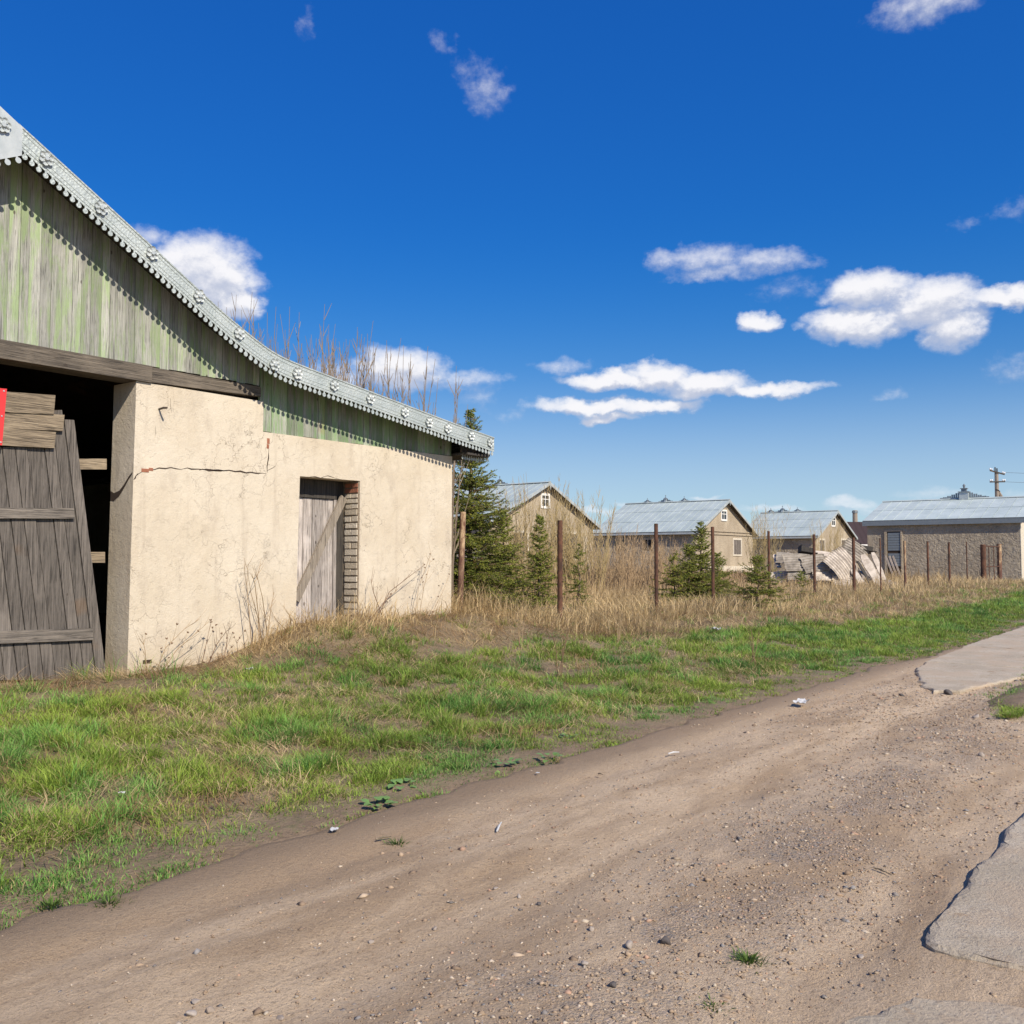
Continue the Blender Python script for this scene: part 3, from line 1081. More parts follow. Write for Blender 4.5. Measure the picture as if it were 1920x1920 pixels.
# cracks and bare bricks in the plaster
def crack(pts, w0, w1, yy, seed):
    rr = random.Random(seed)
    fine = []
    for a, b in zip(pts[:-1], pts[1:]):
        n = max(2, int(math.hypot(b[0] - a[0], b[1] - a[1]) / 9))
        for i in range(n):
            t = i / n
            fine.append((a[0] + (b[0] - a[0]) * t + rr.uniform(-1.5, 1.5), a[1] + (b[1] - a[1]) * t + rr.uniform(-1.8, 1.8)))
    fine.append(pts[-1])
    ws = [(w0 + (w1 - w0) * i / (len(fine) - 1)) * rr.uniform(.3, 1.3) for i in range(len(fine))]
    ws[0] *= .3
    ws[-1] *= .2
    P = [on(1, x, y, YW) for x, y in fine]
    hor = abs(P[-1][0] - P[0][0]) > abs(P[-1][2] - P[0][2])
    mb = MB()
    if hor:
        up = [(p[0], YW - .0025, p[2] + w) for p, w in zip(P, ws)]
        dn = [(p[0], YW - .0025, p[2] - w) for p, w in zip(P, ws)]
    else:
        up = [(p[0] - w, YW - .0025, p[2]) for p, w in zip(P, ws)]
        dn = [(p[0] + w, YW - .0025, p[2]) for p, w in zip(P, ws)]
    n = len(P)
    mb.add(up + dn, [(i, i + n, i + n + 1, i + 1) for i in range(n - 1)])
    mb.build('crack', 'crack_dark', barn)


crack([(262, 886), (278, 880), (330, 878), (390, 881), (440, 884), (500, 888)], .005, .012, 0, 1)
crack([(372, 880), (400, 883), (425, 882)], .012, .008, 0, 2)
crack([(505, 835), (503, 860), (501, 886)], .004, .011, 0, 3)
crack([(501, 884), (512, 878), (518, 868)], .006, .003, 0, 4)
crack([(560, 896), (585, 892), (600, 896), (615, 893), (640, 899)], .006, .004, 0, 5)
crack([(262, 886), (256, 892), (250, 900)], .010, .010, 0, 6)
crack([(292, 800), (290, 825)], .003, .002, 0, 7)
crack([(320, 745), (322, 775)], .003, .002, 0, 8)
# crack running through the jamb
mb = MB()
cj = [(YW + .02, 2.66), (YW + .10, 2.60), (YW + .2, 2.50), (YW + .3, 2.42), (YW + .42, 2.38), (YW + .495, 2.40)]
wj = [.012, .02, .025, .035, .05, .06]
xj = lambda z: XJ - .05 + .05 * (z + .2) / (ZB0 + .2)
up = [(xj(z + w) - .003, y, z + w) for (y, z), w in zip(cj, wj)]
dn = [(xj(z - w) - .003, y, z - w) for (y, z), w in zip(cj, wj)]
mb.add(up + dn, [(i, i + 6, i + 7, i + 1) for i in range(5)])
mb.build('crack', 'crack_dark', barn)
for (px, py, w, h) in ((272, 882, .05, .022), (283, 880, .028, .018), (503, 827, .022, .038), (502, 837, .018, .03)):
    p = on(1, px, py, YW)
    MB().box(p[0] - w, p[0] + w, YW - .004, YW + .02, p[2] - h, p[2] + h).build('brick', 'brick_red', barn)
# bent iron hook and vent hole
p = on(1, 302, 768, YW)
MB().tube([(p[0] - .03, YW + .01, p[2]), (p[0] - .03, YW - .10, p[2] + .01), (p[0] - .02, YW - .16, p[2] + .005)], .013, 6).build('iron_hook', 'steel_dark', barn)
p = on(1, 276, 1241, YW)
MB().box(p[0] - .06, p[0] + .06, YW - .004, YW + .05, p[2] - .02, p[2] + .025).build('vent_hole', 'crack_dark', barn)

# small door: recessed leaf, frame head, brace, brick reveal
YD = YW + .30
def dpt(px, py, Y=YD):
    p = on(1, px, py, Y)
    return (p[0], p[2])


door = empty('plank_door', (9.6, YD, 0), None, None)
door.parent = barn
door.location = (9.6 - 8.4, YD - YW, 0)
del_keys = [k for k in ('label', 'category') if k in door]


class Sub:
    pass


def build_under(mb, name, mat_, par, world_loc):
    return link(name, mb.mesh(name, world_loc), mat_, par)


DL = (9.6, YD, 0)
xs = [9.04, 9.13, 9.27, 9.40, 9.575, 9.77, 9.885, 9.985]
ztop = 2.52
for i in range(len(xs) - 1):
    g = .004 if i != 3 else .012
    lo = .35
    poly = [(xs[i] - .0 + .003, lo), (xs[i + 1] - g, lo), (xs[i + 1] - g, ztop + random.uniform(-.006, .003)), (xs[i] + .003, ztop + random.uniform(-.006, .003))]
    yo = random.uniform(-.006, .006)
    build_under(MB().prism(poly, YD + yo, YD + .03 + yo), 'plank', 'wood_door', door, DL)
build_under(MB().box(DX0 - .03, DX1 + .01, YD + .04, YD + .06, .3, DZ), 'backing', 'wood_dark', door, DL)
build_under(MB().box(DX0 - .02, 10.03, YD - .03, YD + .05, ztop + .006, DZ - .012), 'frame_head', 'wood_dark', door, DL)
build_under(MB().box(9.99, 10.04, YD - .02, YD + .04, .3, ztop), 'frame_post', 'wood_door', door, DL)
a = dpt(641, 938, YD - .035)
b = dpt(556, 1120, YD - .035)
a, b = Vector((a[0], 0, a[1])), Vector((b[0], 0, b[1]))
dd = (b - a).normalized()
c = (a + b) / 2
build_under(MB().obox((c.x, YD - .045, c.z), dd, (0, 1, 0), dd.cross(Vector((0, 1, 0))), (b - a).length / 2 + .05, .022, .062), 'brace', 'wood_pale_up', door, DL)
# brick reveal on the right side
build_under(MB().box(DX1 - .008, DX1 + .03, YW + .012, YD + .06, .3, DZ - .004), 'mortar', 'mortar', barn, (8.4, YW, 0))
zc = .45
row = 0
while zc < DZ - .06:
    h = .088 if zc < 2.3 else .066
    mt = 'brick_grey' if zc < 2.55 else 'brick_red'
    segs = [(.02, .285)] if row % 2 == 0 else [(.02, .145), (.158, .285)]
    for (y0, y1) in segs:
        j = random.uniform(-.012, .006)
        MB().box(DX1 - .020 + j * .6, DX1 - .006, YW + y0 + random.uniform(-.006, .01), YW + y1 + random.uniform(-.012, .006), zc + random.uniform(0, .008), min(zc + h - random.uniform(0, .01), DZ - .006)).build('brick', mt, barn)
    zc += h + .014
    row += 1

# gate leaf hanging askew in the opening
YG = YW + .20
gate = empty('gate_leaf', (5.5, YG, 0), 'sagging gate leaf of grey weathered planks leaning in the barn opening', 'gate')
GL = (5.5, YG, 0)


def gq(px, py, Y=YG):
    p = on(1, px, py, Y)
    return (p[0], p[2])


# plank edges as (top px, bottom px): the leaf leans to the left at the top
edges = [-70, -45, -20, 4, 28, 51, 84, 105, 127, 147]          # at photo row 838; the lean is the same for all
gtops = [838, 838, 838, 838, 838, 838, 838, 769, 787]
for i in range(9):
    yt = gtops[i]
    k0 = (yt - 838) * .13
    j = random.uniform(-2, 2)
    t0, t1 = gq(edges[i] + k0, yt + j * .3), gq(edges[i + 1] - 1.7 + k0, yt - j * .3)
    kb = (1275 - 838) * .13
    b0, b1 = gq(edges[i] + kb - 2, 1275), gq(edges[i + 1] - 1.9 + kb - 2, 1275)
    yo = random.uniform(-.010, .010)
    build_under(MB().prism([b0, b1, t1, t0], YG + yo, YG + .032 + yo), 'plank', 'wood_gate', gate, GL)
for (x0, x1, ya, yb, sl, mt) in ((-60, 140, 953, 974, .01, 'wood_gate_cross'), (-60, 175, 1178, 1202, -.03, 'wood_gate_cross')):
    y = YG - .045
    q4 = [gq(x0, yb + sl * (x0 - x1), y), gq(x1, yb - 2, y), gq(x1 - 1, ya, y), gq(x0, ya + sl * (x0 - x1), y)]
    build_under(MB().prism(q4, y, YG - .012), 'crossbar', mt, gate, GL)
for (x0, x1, ya, yb, dy) in ((-60, 104, 737, 777, -.06), (-60, 121, 774, 808, -.045), (-60, 105, 806, 840, -.05)):
    y = YG + dy
    q4 = [gq(x0, yb - 8, y), gq(x1 - 3, yb, y), gq(x1, ya + 4, y), gq(x0, ya - 8, y)]
    build_under(MB().prism(q4, y, y + .026), 'top_board', 'wood_pale', gate, GL)
# boards nailed across the gap behind
for (x0, x1, ya, yb) in ((60, 200, 860, 880), (120, 197, 1035, 1055)):
    y = YW + .34
    q4 = [gq(x0, yb, y), gq(x1, yb, y), gq(x1, ya, y), gq(x0, ya, y)]
    build_under(MB().prism(q4, y, y + .03), 'crossbar', 'wood_pale', gate, GL)
# a second, closed leaf in the left half of the gateway (outside the picture)
gate2 = empty('gate_leaf', (3.3, YG, 0), 'closed gate leaf of upright grey planks in the left half of the opening', 'gate')
x = XJL + .06
while x < 4.3:
    build_under(MB().box(x, x + .17, YG, YG + .03, .1, 3.5), 'plank', 'wood_gate', gate2, (3.3, YG, 0))
    x += .176

# red sign on the gate
ps = [gq(-70, 722, YG - .10), gq(13, 729, YG - .10), gq(4, 835, YG - .10), gq(-78, 828, YG - .10)]
sg = empty('red_sign', (ps[0][0], YG - .10, ps[0][1]), 'red metal plate screwed to the top boards of the sagging gate', 'sign')
SGL = (ps[0][0], YG - .10, ps[0][1])
build_under(MB().prism([ps[3], ps[2], ps[1], ps[0]], YG - .10, YG - .094), 'plate', 'red_paint', sg, SGL)
for px, py in ((7, 733), (3, 780), (1, 829), (-65, 728), (-72, 822)):
    p = gq(px, py, YG - .10)
    build_under(MB().disc(p[0], p[1], .009, YG - .106, YG - .099, 8), 'screw', 'galvanised_plain', sg, SGL)

# ================================================================== FENCE
FY = 11.3
FENCE = [  # px, top py, radius, height, material, label
    (868, 960, .055, 2.05, 'rust_pale', 'pale peeling fence post close behind the barn corner'),
    (1050, 976, .055, 2.15, 'rust', 'tallest and nearest dark rusty fence post, beside the slim young spruce'),
    (1230, 982, .048, 2.05, 'rust', 'third fence post from the barn, rusty, left of the spruce clump'),
    (1336, 988, .046, 1.95, 'rust', 'rusty fence post in front of the tall pointed spruce'),
    (1441, 996, .038, 1.75, 'rust', 'rusty fence post standing behind the wide low spruce'),
    (1526, 1002, .045, 1.85, 'rust', 'rusty fence post in front of the corrugated sheet pile'),
    (1600, 1008, .055, 1.95, 'rust', 'thick dark fence post at the right end of the sheet pile'),
    (1650, 1009, .028, 2.0, 'rust', 'thin reddish fence post beside the leaning white slabs'),
    (1696, 1014, .050, 1.95, 'rust_pale', 'fence post with pale flaking top in front of the louvred doorway'),
    (1739, 1015, .047, 1.95, 'rust', 'dark fence post just right of the louvred doorway'),
    (1779, 1017, .050, 1.9, 'rust', 'dark fence post before the middle of the brown stucco wall'),
    (1812, 1016, .028, 1.85, 'rust', 'thin rusty fence post left of the rusty gate'),
]


def post(px, py, r, h, mat_, label, Y=FY, lean=0.0):
    p = on(1, px, py, Y)
    zg = float(H(p[0], Y))
    o = empty('fence_post', (p[0], Y, zg - .12), label, 'post', 'rusty steel posts of the old fence')
    hh = p[2] - zg + .12
    mb = MB()
    n = 12
    seg = 8
    pts = [(lean * (hh - hh * i / seg) * -1, 0, hh * i / seg) for i in range(seg + 1)]
    mb.tube(pts, [r * (1 + random.uniform(-.02, .02)) for _ in pts], n, cap=True)
    link('pipe', mb.mesh('pipe', smooth=False), mat_, o)
    mb = MB()
    rin = r * .8
    mb.tube([(0, 0, hh), (0, 0, hh + .004)], [r * .78, r * .78], n)
    link('pipe_mouth', mb.mesh('pipe_mouth'), 'crack_dark', o)
    mb = MB()
    mb.tube([(-r - .012, -.01, hh * .45), (0, -r - .012, hh * .45), (r + .012, -.01, hh * .45)], .006, 4)
    link('wire_tie', mb.mesh('wire_tie'), 'rust', o)
    return o


for i, (px, py, r, h, m_, lb) in enumerate(FENCE):
    post(px, py, r, h, m_, lb, lean=.045 if i == 0 else random.uniform(-.008, .008))

# rusty gate at the end of the fence
def gatepost(px, py, r, m_, lb, Y=FY):
    p = on(1, px, py, Y)
    zg = float(H(p[0], Y))
    o = empty('gate_post', (p[0], Y, zg - .1), lb, 'post', 'thick gate posts by the stucco building')
    hh = p[2] - zg + .1
    link('pipe', MB().tube([(0, 0, 0), (0, 0, hh * .5), (0, 0, hh)], r, 12).mesh('pipe'), m_, o)
    link('cap', MB().tube([(0, 0, hh), (0, 0, hh + .03)], [r * 1.04, r * .9], 12).mesh('cap'), 'rust', o)
    return p[0], zg, p[2]


g0 = gatepost(1843, 1022, .14, 'rust', 'thick dark post on the left side of the rusty gate')
g1 = gatepost(1873, 1021, .13, 'rust_pale', 'thick yellowish post on the right side of the rusty gate')
gatepost(1902, 1022, .13, 'rust', 'left one of the pair of dark posts beside the stucco corner')
gatepost(1912, 1022, .11, 'rust', 'right one of the pair of dark posts beside the stucco corner')
gg = empty('rusty_gate', (g0[0], FY, g0[1]), 'low rusty steel frame gate between two thick posts', 'gate')
mb = MB()
x0, x1 = .16, g1[0] - g0[0] - .15
zt = g0[2] - g0[1] - .05
link('frame', MB().tube([(x0, 0, .2), (x0, 0, zt), (x1, 0, zt), (x1, 0, .2), (x0, 0, .2)], .032, 6).mesh('frame'), 'rust', gg)
link('rail', MB().tube([(x0, 0, zt * .45), (x1, 0, zt * .45)], .028, 6).mesh('rail'), 'rust', gg)
for t in (.33, .66):
    link('upright', MB().tube([(x0 + (x1 - x0) * t, 0, .2), (x0 + (x1 - x0) * t, 0, zt)], .024, 6).mesh('upright'), 'rust', gg)
link('stay', MB().tube([(x1 + .3, .05, zt * .55), (x1 + 1.9, .05, zt * .8)], .03, 6).mesh('stay'), 'steel_dark', gg)

# ================================================================== BACK BARNS
def window_parts(par, loc, w, h, bars_v, bars_h, depth=.05):
    """window in a wall facing -y; loc = centre in parent coordinates"""
    wd = link('window', MB().box(-w / 2 + .05, w / 2 - .05, -.012, .012, -h / 2 + .05, h / 2 - .05).mesh('window'), 'glass_dark', par, loc)
    mb = MB()
    mb.box(-w / 2 - .06, -w / 2 + .07, -.04, .02, -h / 2 - .06, h / 2 + .06)
    mb.box(w / 2 - .07, w / 2 + .06, -.04, .02, -h / 2 - .06, h / 2 + .06)
    mb.box(-w / 2 + .07, w / 2 - .07, -.038, .02, h / 2 - .07, h / 2 + .06)
    mb.box(-w / 2 + .07, w / 2 - .07, -.05, .02, -h / 2 - .08, -h / 2 + .06)
    link('frame', mb.mesh('frame'), 'white_paint', wd)
    for t in bars_v:
        link('bar', MB().box(-w / 2 + w * t - .025, -w / 2 + w * t + .025, -.025, -.0125, -h / 2 + .06, h / 2 - .07).mesh('bar'), 'white_paint', wd)
    for t in bars_h:
        link('bar', MB().box(-w / 2 + .07, w / 2 - .07, -.028, -.0127, -h / 2 + h * t - .025, -h / 2 + h * t + .025).mesh('bar'), 'white_paint', wd)
    return wd


def finial(par, loc, big):
    """ridge ventilator: louvred box with scrolled wings, crest running along y"""
    s = .72 if big else .5
    v = link('ventilator', MB().box(-.13 * s, .13 * s, -.13 * s, .13 * s, -.15, .32 * s).mesh('ventilator'), 'galvanised_plain', par, loc)
    mb = MB()
    mb.add([(-.2 * s, -.2 * s, .32 * s), (.2 * s, -.2 * s, .32 * s), (.2 * s, .2 * s, .32 * s), (-.2 * s, .2 * s, .32 * s), (0, 0, .5 * s)], [(0, 3, 2, 1), (0, 1, 4), (1, 2, 4), (2, 3, 4), (3, 0, 4)])
    link('cap', mb.mesh('cap'), 'steel_grey', v)
    mb = MB()
    mb.tube([(0, 0, .48 * s), (0, 0, .72 * s)], .025 * s, 6)
    for k in range(4):
        a = k * PI / 2
        mb.tube([(0, 0, .6 * s), (.07 * math.cos(a) * s, .07 * math.sin(a) * s, .66 * s)], [.03 * s, .012 * s], 5)
    link('spike', mb.mesh('spike'), 'steel_grey', v)
    for sg in (-1, 1):
        mb = MB()
        pts = [(.0, sg * (.15 + .85 * t) * s, (.28 * (1 - t) ** 1.4 + .045 * math.sin(t * 19)) * s + .02) for t in np.linspace(0, 1, 12)]
        n = len(pts)
        vs = [(-.008, y, z) for _, y, z in pts] + [(-.008, y, -.06) for _, y, z in pts] + [(.008, y, z) for _, y, z in pts] + [(.008, y, -.06) for _, y, z in pts]
        fs = []
        for i in range(n - 1):
            fs += [(i, i + 1, n + i + 1, n + i), (2 * n + i, 3 * n + i, 3 * n + i + 1, 2 * n + i + 1), (i, 2 * n + i, 2 * n + i + 1, i + 1)]
        mb.add(vs, fs)
        link('wing', mb.mesh('wing'), 'steel_grey', v)


def roof_panels(par, ox, oy, length, rise_run, ze, za, half, rows, seam, mat_, ov):
    """panels for the slope on the -x side (rows of sheets) and the +x side (full sheets); par at (ox,oy)"""
    sl_ = math.hypot(half + ov, (za - ze) * (half + ov) / half)
    ang = math.atan2(za - ze, half)
    n = max(1, int(round(length / seam)))
    w = length / n
    zeo = ze - (za - ze) / half * ov
    me = {}

    def pm(L, key):
        if key not in me:
            mb = MB()
            mb.box(0.006, L - .006, 0.016, w - .016, -.02, .0)
            mb.box(0.0, L - .0, -.006, .006, -.018, .022)        # standing seam
            mb.box(0.0, .025, .018, w - .018, -.022, .016)       # lapped end
            me[key] = mb.mesh('roof_panel')
            me[key].materials.append(MATS[mat_])
        return me[key]
    Lr = sl_ / rows
    for i in range(n):
        for r in range(rows):
            link('roof_panel', pm(Lr, 'a'), None, par, (-half - ov + r * Lr * math.cos(ang), i * w, zeo + r * Lr * math.sin(ang) + .03), (0, -ang, 0))
    for i in range(n):
        link('roof_panel', pm(sl_, 'b'), None, par, (half + ov, (i + 1) * w, zeo + .03), (0, -ang, PI))


def small_barn(label, Yg, pl, pr_, papex, pfar, rows, win_px, low_wins, vents, side_wins, belt=False):
    xl = on(1, pl[0], pl[1], Yg)[0]
    xr = on(1, pr_[0], pr_[1], Yg)[0]
    ap = on(1, papex[0], papex[1], Yg - .3)
    zel = on(1, pl[0], pl[1], Yg)[2]
    zer = on(1, pr_[0], pr_[1], Yg)[2]
    ze = (zel + zer) / 2
    za = ap[2]
    half = (xr - xl) / 2
    xm = (xl + xr) / 2
    far = on(0, pfar[0], pfar[1], xl)
    L = far[1] - Yg
    zg = float(H(xm, Yg))
    par = empty('farm_building', (xm, Yg, zg), label, 'building', 'low farm buildings with grey metal roofs behind the fence')
    zc = lambda z: z - zg
    ov = .32
    poly = [(-half, -.3), (half, -.3), (half, zc(ze)), (0, zc(za) - .06), (-half, zc(ze))]
    link('gable_wall', MB().prism(poly, 0, .3).mesh('gable_wall'), 'stucco_tan', par)
    mb = MB()
    mb.box(-half + .004, -half + .3, .302, L, -.3, zc(ze))
    link('wall', mb.mesh('wall'), 'stucco_brown', par)
    link('wall', MB().box(half - .3, half - .004, .302, L, -.3, zc(ze)).mesh('wall'), 'stucco_tan', par)
    link('gable_wall', MB().prism(poly, L, L + .3).mesh('gable_wall'), 'stucco_tan', par)
    # roof deck and panels
    pe = empty('roof', (0, 0, 0), None, None)
    pe.parent = par
    pe.location = (0, -.35, 0)
    sl_ = (za - ze) / half
    zo = zc(ze) - sl_ * ov
    dk = MB().prism([(-half - ov + .02, zo - .05), (0, zc(za) - .05), (half + ov - .02, zo - .05), (half + ov - .02, zo - .0), (0, zc(za) + 0.0), (-half - ov + .02, zo - .0)][::-1], .02, L + .6)
    link('roof_deck', dk.mesh('roof_deck'), 'wood_dark', pe)
    roof_panels(pe, 0, 0, L + .65, sl_, zc(ze), zc(za), half, rows, .52, 'roof_metal', ov)
    link('ridge_cap', MB().prism([(-.14, zc(za) + .03), (0, zc(za) + .10), (.14, zc(za) + .03), (0, zc(za) + .075)][::-1], -.01, L + .66).mesh('ridge_cap'), 'roof_metal', pe)
    for sg in (-1, 1):
        pl_ = [(0, zc(za) + .05), (0, zc(za) - .13), (sg * (half + ov), zo - .15), (sg * (half + ov), zo + .03)]
        link('barge_board', MB().prism(pl_[::-1] if sg < 0 else pl_, -.03, .012).mesh('barge_board'), 'galvanised_plain', pe)
        link('eave_board', MB().box(min(sg * (half + ov), sg * (half + ov - .03)), max(sg * (half + ov), sg * (half + ov - .03)), .03, L + .6, zo - .16, zo - .02).mesh('eave_board'), 'galvanised_plain', pe)
    mbx = MB().prism([(-.06, zc(za) - .22), (0, zc(za) - .42), (.06, zc(za) - .22), (.05, zc(za) - .02), (-.05, zc(za) - .02)][::1], -.045, -.032)
    link('apex_drop', mbx.mesh('apex_drop'), 'galvanised_plain', pe)
    # attic window
    (wx, wy, ww, wh) = win_px
    p0 = on(1, wx - ww / 2, wy, Yg)
    p1 = on(1, wx + ww / 2, wy, Yg)
    q0 = on(1, wx, wy - wh / 2, Yg)
    q1 = on(1, wx, wy + wh / 2, Yg)
    window_parts(par, ((p0[0] + p1[0]) / 2 - xm, 0, zc((q0[2] + q1[2]) / 2)), p1[0] - p0[0], q0[2] - q1[2], (.5,), (.62,))
    for (wx, wy, ww, wh) in low_wins:
        p0 = on(1, wx - ww / 2, wy, Yg)
        p1 = on(1, wx + ww / 2, wy, Yg)
        q0 = on(1, wx, wy - wh / 2, Yg)
        q1 = on(1, wx, wy + wh / 2, Yg)
        cx, cz = (p0[0] + p1[0]) / 2 - xm, zc((q0[2] + q1[2]) / 2)
        hw, hh = (p1[0] - p0[0]) / 2, (q0[2] - q1[2]) / 2
        wd = link('window', MB().box(cx - hw, cx + hw, -.012, .01, cz - hh, cz + hh).mesh('window'), 'wood_gate', par)
        mb = MB()
        mb.box(cx - hw - .14, cx - hw, -.035, .01, cz - hh - .12, cz + hh + .14)
        mb.box(cx + hw, cx + hw + .14, -.035, .01, cz - hh - .12, cz + hh + .14)
        mb.box(cx - hw, cx + hw, -.033, .01, cz + hh, cz + hh + .14)
        mb.box(cx - hw, cx + hw, -.05, .01, cz - hh - .12, cz - hh)
        link('surround', mb.mesh('surround'), 'stucco_cream', wd)
        for t in (.25, .5, .75):
            link('bar', MB().box(cx - hw + 2 * hw * t - .02, cx - hw + 2 * hw * t + .02, -.02, -.0125, cz - hh, cz + hh).mesh('bar'), 'steel_dark', wd)
    if belt:
        for dz in (0, .22):
            link('cornice', MB().box(-half - .03, half + .03, -.07, .01, zc(ze) - .05 - dz, zc(ze) + .04 - dz).mesh('cornice'), 'stucco_tan', par)
        link('plinth', MB().box(-half - .04, half + .04, -.08, .01, -.3, zc(1.15)).mesh('plinth'), 'stucco_cream', par)
    for (px, big) in vents:
        v = on(0, px, 938, xm)
        finial(pe, (0, v[1] - Yg + .35, zc(za) + .07), big)
    for (px, py0, py1, pw) in side_wins:
        a = on(0, px - pw / 2, py0, xl)
        b = on(0, px + pw / 2, py1, xl)
        y0, y1 = sorted((a[1] - Yg, b[1] - Yg))
        wd = link('window', MB().box(-half - .012, -half + .02, y0, y1, zc(b[2]), zc(a[2])).mesh('window'), 'glass_dark', par)
        link('frame', MB().box(-half - .04, -half + .01, y0 - .1, y0, zc(b[2]) - .1, zc(a[2]) + .1).box(-half - .04, -half + .01, y1, y1 + .1, zc(b[2]) - .1, zc(a[2]) + .1).box(-half - .03, -half + .01, (y0 + y1) / 2 - .03, (y0 + y1) / 2 + .03, zc(b[2]), zc(a[2])).box(-half - .038, -half + .01, y0, y1, zc(a[2]), zc(a[2]) + .1).mesh('frame'), 'stucco_tan', wd)
    return par


small_barn('left farm building with white attic window, half hidden by the spruces', 32.0, (918, 972), (1112, 985), (1028, 905), (700, 965), 2,
           (1022, 939, 15, 24), [(975, 1022, 26, 46), (1068, 1024, 26, 46)], [(937, True), (905, False)], [])
small_barn('middle farm building with belt cornice and one barred gable window', 30.0, (1304, 991), (1411, 1001), (1360, 937), (1117, 992), 3,
           (1357, 966, 10, 18), [(1382, 1026, 14, 27)], [(1214, False), (1248, True), (1283, False)], [(1163, 1012, 1032, 20), (1215, 1012, 1032, 20)], belt=True)
small_barn('farthest farm building, its gable behind the pile of corrugated sheets', 26.5, (1528, 1001), (1598, 1007), (1562, 957), (1392, 999), 3,
           (1562, 978, 7, 16), [(1541, 1024, 9, 22), (1582, 1024, 9, 22)], [(1445, False), (1467, True), (1495, False)], [])

# ------------------------------------------------------------------ stucco building on the right
XP = 64.0
pc = on(0, 1914, 1000, XP)
pf = on(0, 1635, 1000, XP)
Y0, Y1 = pc[1], pf[1]
zeP = on(0, 1780, 972, XP)[2]
zgP = float(H(XP, 14))
HALF = 4.4
zr = on(0, 1790, 937, XP + HALF)[2]
ph = empty('stucco_building', (XP + HALF, Y0, zgP), 'low brown roughcast building with louvred doorway and pale metal roof at right', 'building')
zc = lambda z: z - zgP
link('wall', MB().box(-HALF, -HALF + .35, .032, Y1 - Y0, -.4, zc(zeP)).mesh('wall'), 'stucco_brown', ph)
link('gable_wall', MB().prism([(-HALF - .01, -.4), (HALF + .01, -.4), (HALF + .01, zc(zeP)), (0, zc(zr) - .1), (-HALF - .01, zc(zeP))], 0, .03).mesh('gable_wall'), 'stucco_cream', ph)
link('wall', MB().box(HALF - .35, HALF, .352, Y1 - Y0, -.4, zc(zeP)).mesh('wall'), 'stucco_tan', ph)
link('gable_wall', MB().prism([(-HALF, -.4), (HALF, -.4), (HALF, zc(zeP)), (0, zc(zr) - .1), (-HALF, zc(zeP))], Y1 - Y0 + .002, Y1 - Y0 + .3).mesh('gable_wall'), 'stucco_tan', ph)
rp = empty('roof', (0, 0, 0), None, None)
rp.parent = ph
rp.location = (0, -.45, 0)
LP = Y1 - Y0 + 1.0
ovp = .22
slp = (zc(zr) - zc(zeP)) / HALF
zo = zc(zeP) - slp * ovp
roof_panels(rp, 0, 0, LP, slp, zc(zeP), zc(zr), HALF, 2, .66, 'roof_metal_pale', ovp)
link('roof_deck', MB().prism([(-HALF - ovp + .02, zo - .06), (0, zc(zr) - .06), (HALF + ovp - .02, zo - .06), (HALF + ovp - .02, zo), (0, zc(zr)), (-HALF - ovp + .02, zo)][::-1], .02, LP - .02).mesh('roof_deck'), 'wood_dark', rp)
link('eave_board', MB().box(-HALF - ovp, -HALF - ovp + .04, -.01, LP, zo - .30, zo - .01).mesh('eave_board'), 'steel_grey', rp)
link('soffit', MB().box(-HALF - ovp + .05, -HALF - .01, .0, LP - .02, zo - .25, zo - .22).mesh('soffit'), 'wood_dark', rp)
link('ridge_cap', MB().prism([(-.16, zc(zr) + .02), (.16, zc(zr) + .02), (0, zc(zr) + .10)], -.01, LP + .01).mesh('ridge_cap'), 'roof_metal_pale', rp)
cv = on(0, 1808, 930, XP + HALF)[1] - Y0 + .45
crest = link('roof_crest', MB().box(-.2, .2, -.28, .28, -.1, .38).mesh('roof_crest'), 'galvanised_plain', rp, (0, cv, zc(zr) + .08))
link('cap', MB().box(-.26, .26, -.34, .34, .38, .44).box(-.14, .14, -.16, .16, .44, .62).box(-.2, .2, -.22, .22, .62, .66).mesh('cap'), 'steel_grey', crest)
link('spike', MB().tube([(0, 0, .66), (0, 0, .85), (0, 0, .95)], [.05, .09, .02], 6).mesh('spike'), 'steel_grey', crest)
for sg in (-1, 1):
    mb = MB()
    for i in range(9):
        y0 = sg * (.3 + i * .13)
        hh = .36 * (1 - i / 10) ** 1.3 + .04 * (i % 2)
        mb.box(-.015, .015, min(y0, y0 + sg * .105), max(y0, y0 + sg * .105), -.05, hh)
    mb.box(-.02, .02, min(sg * .3, sg * 1.5), max(sg * .3, sg * 1.5), -.06, .07)
    link('wing', mb.mesh('wing'), 'steel_grey', crest)
# doorway with slats
a = on(0, 1663, 997, XP)
b = on(0, 1690, 1066, XP)
y0, y1 = b[1] - Y0, a[1] - Y0
zt, zb = zc(a[2]), 0.0
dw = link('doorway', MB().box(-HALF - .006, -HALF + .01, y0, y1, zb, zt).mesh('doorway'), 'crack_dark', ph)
link('frame', MB().box(-HALF - .07, -HALF + .01, y0 - .11, y0, zb, zt + .12).box(-HALF - .07, -HALF + .01, y1, y1 + .16, zb, zt + .12).box(-HALF - .068, -HALF + .01, y0, y1, zt, zt + .12).mesh('frame'), 'stucco_tan', dw)
n = 13
for i in range(n):
    if i in (5,):
        continue
    z0 = zb + .9 + (zt - zb - .95) * i / n
    link('slat', MB().box(-HALF - .035, -HALF - .01, y0 + .03, y1 - .05, z0, z0 + (zt - zb) / n * .62).mesh('slat'), 'steel_grey', dw)
for k in range(3):
    yy = y0 + .25 + .22 * k
    link('loose_plank', MB().obox((-HALF - .06, yy, .85), (0, .35, 1), (1, 0, 0), (0, 1, -.35), .75, .015, .06).mesh('loose_plank'), 'wood_debris', dw)

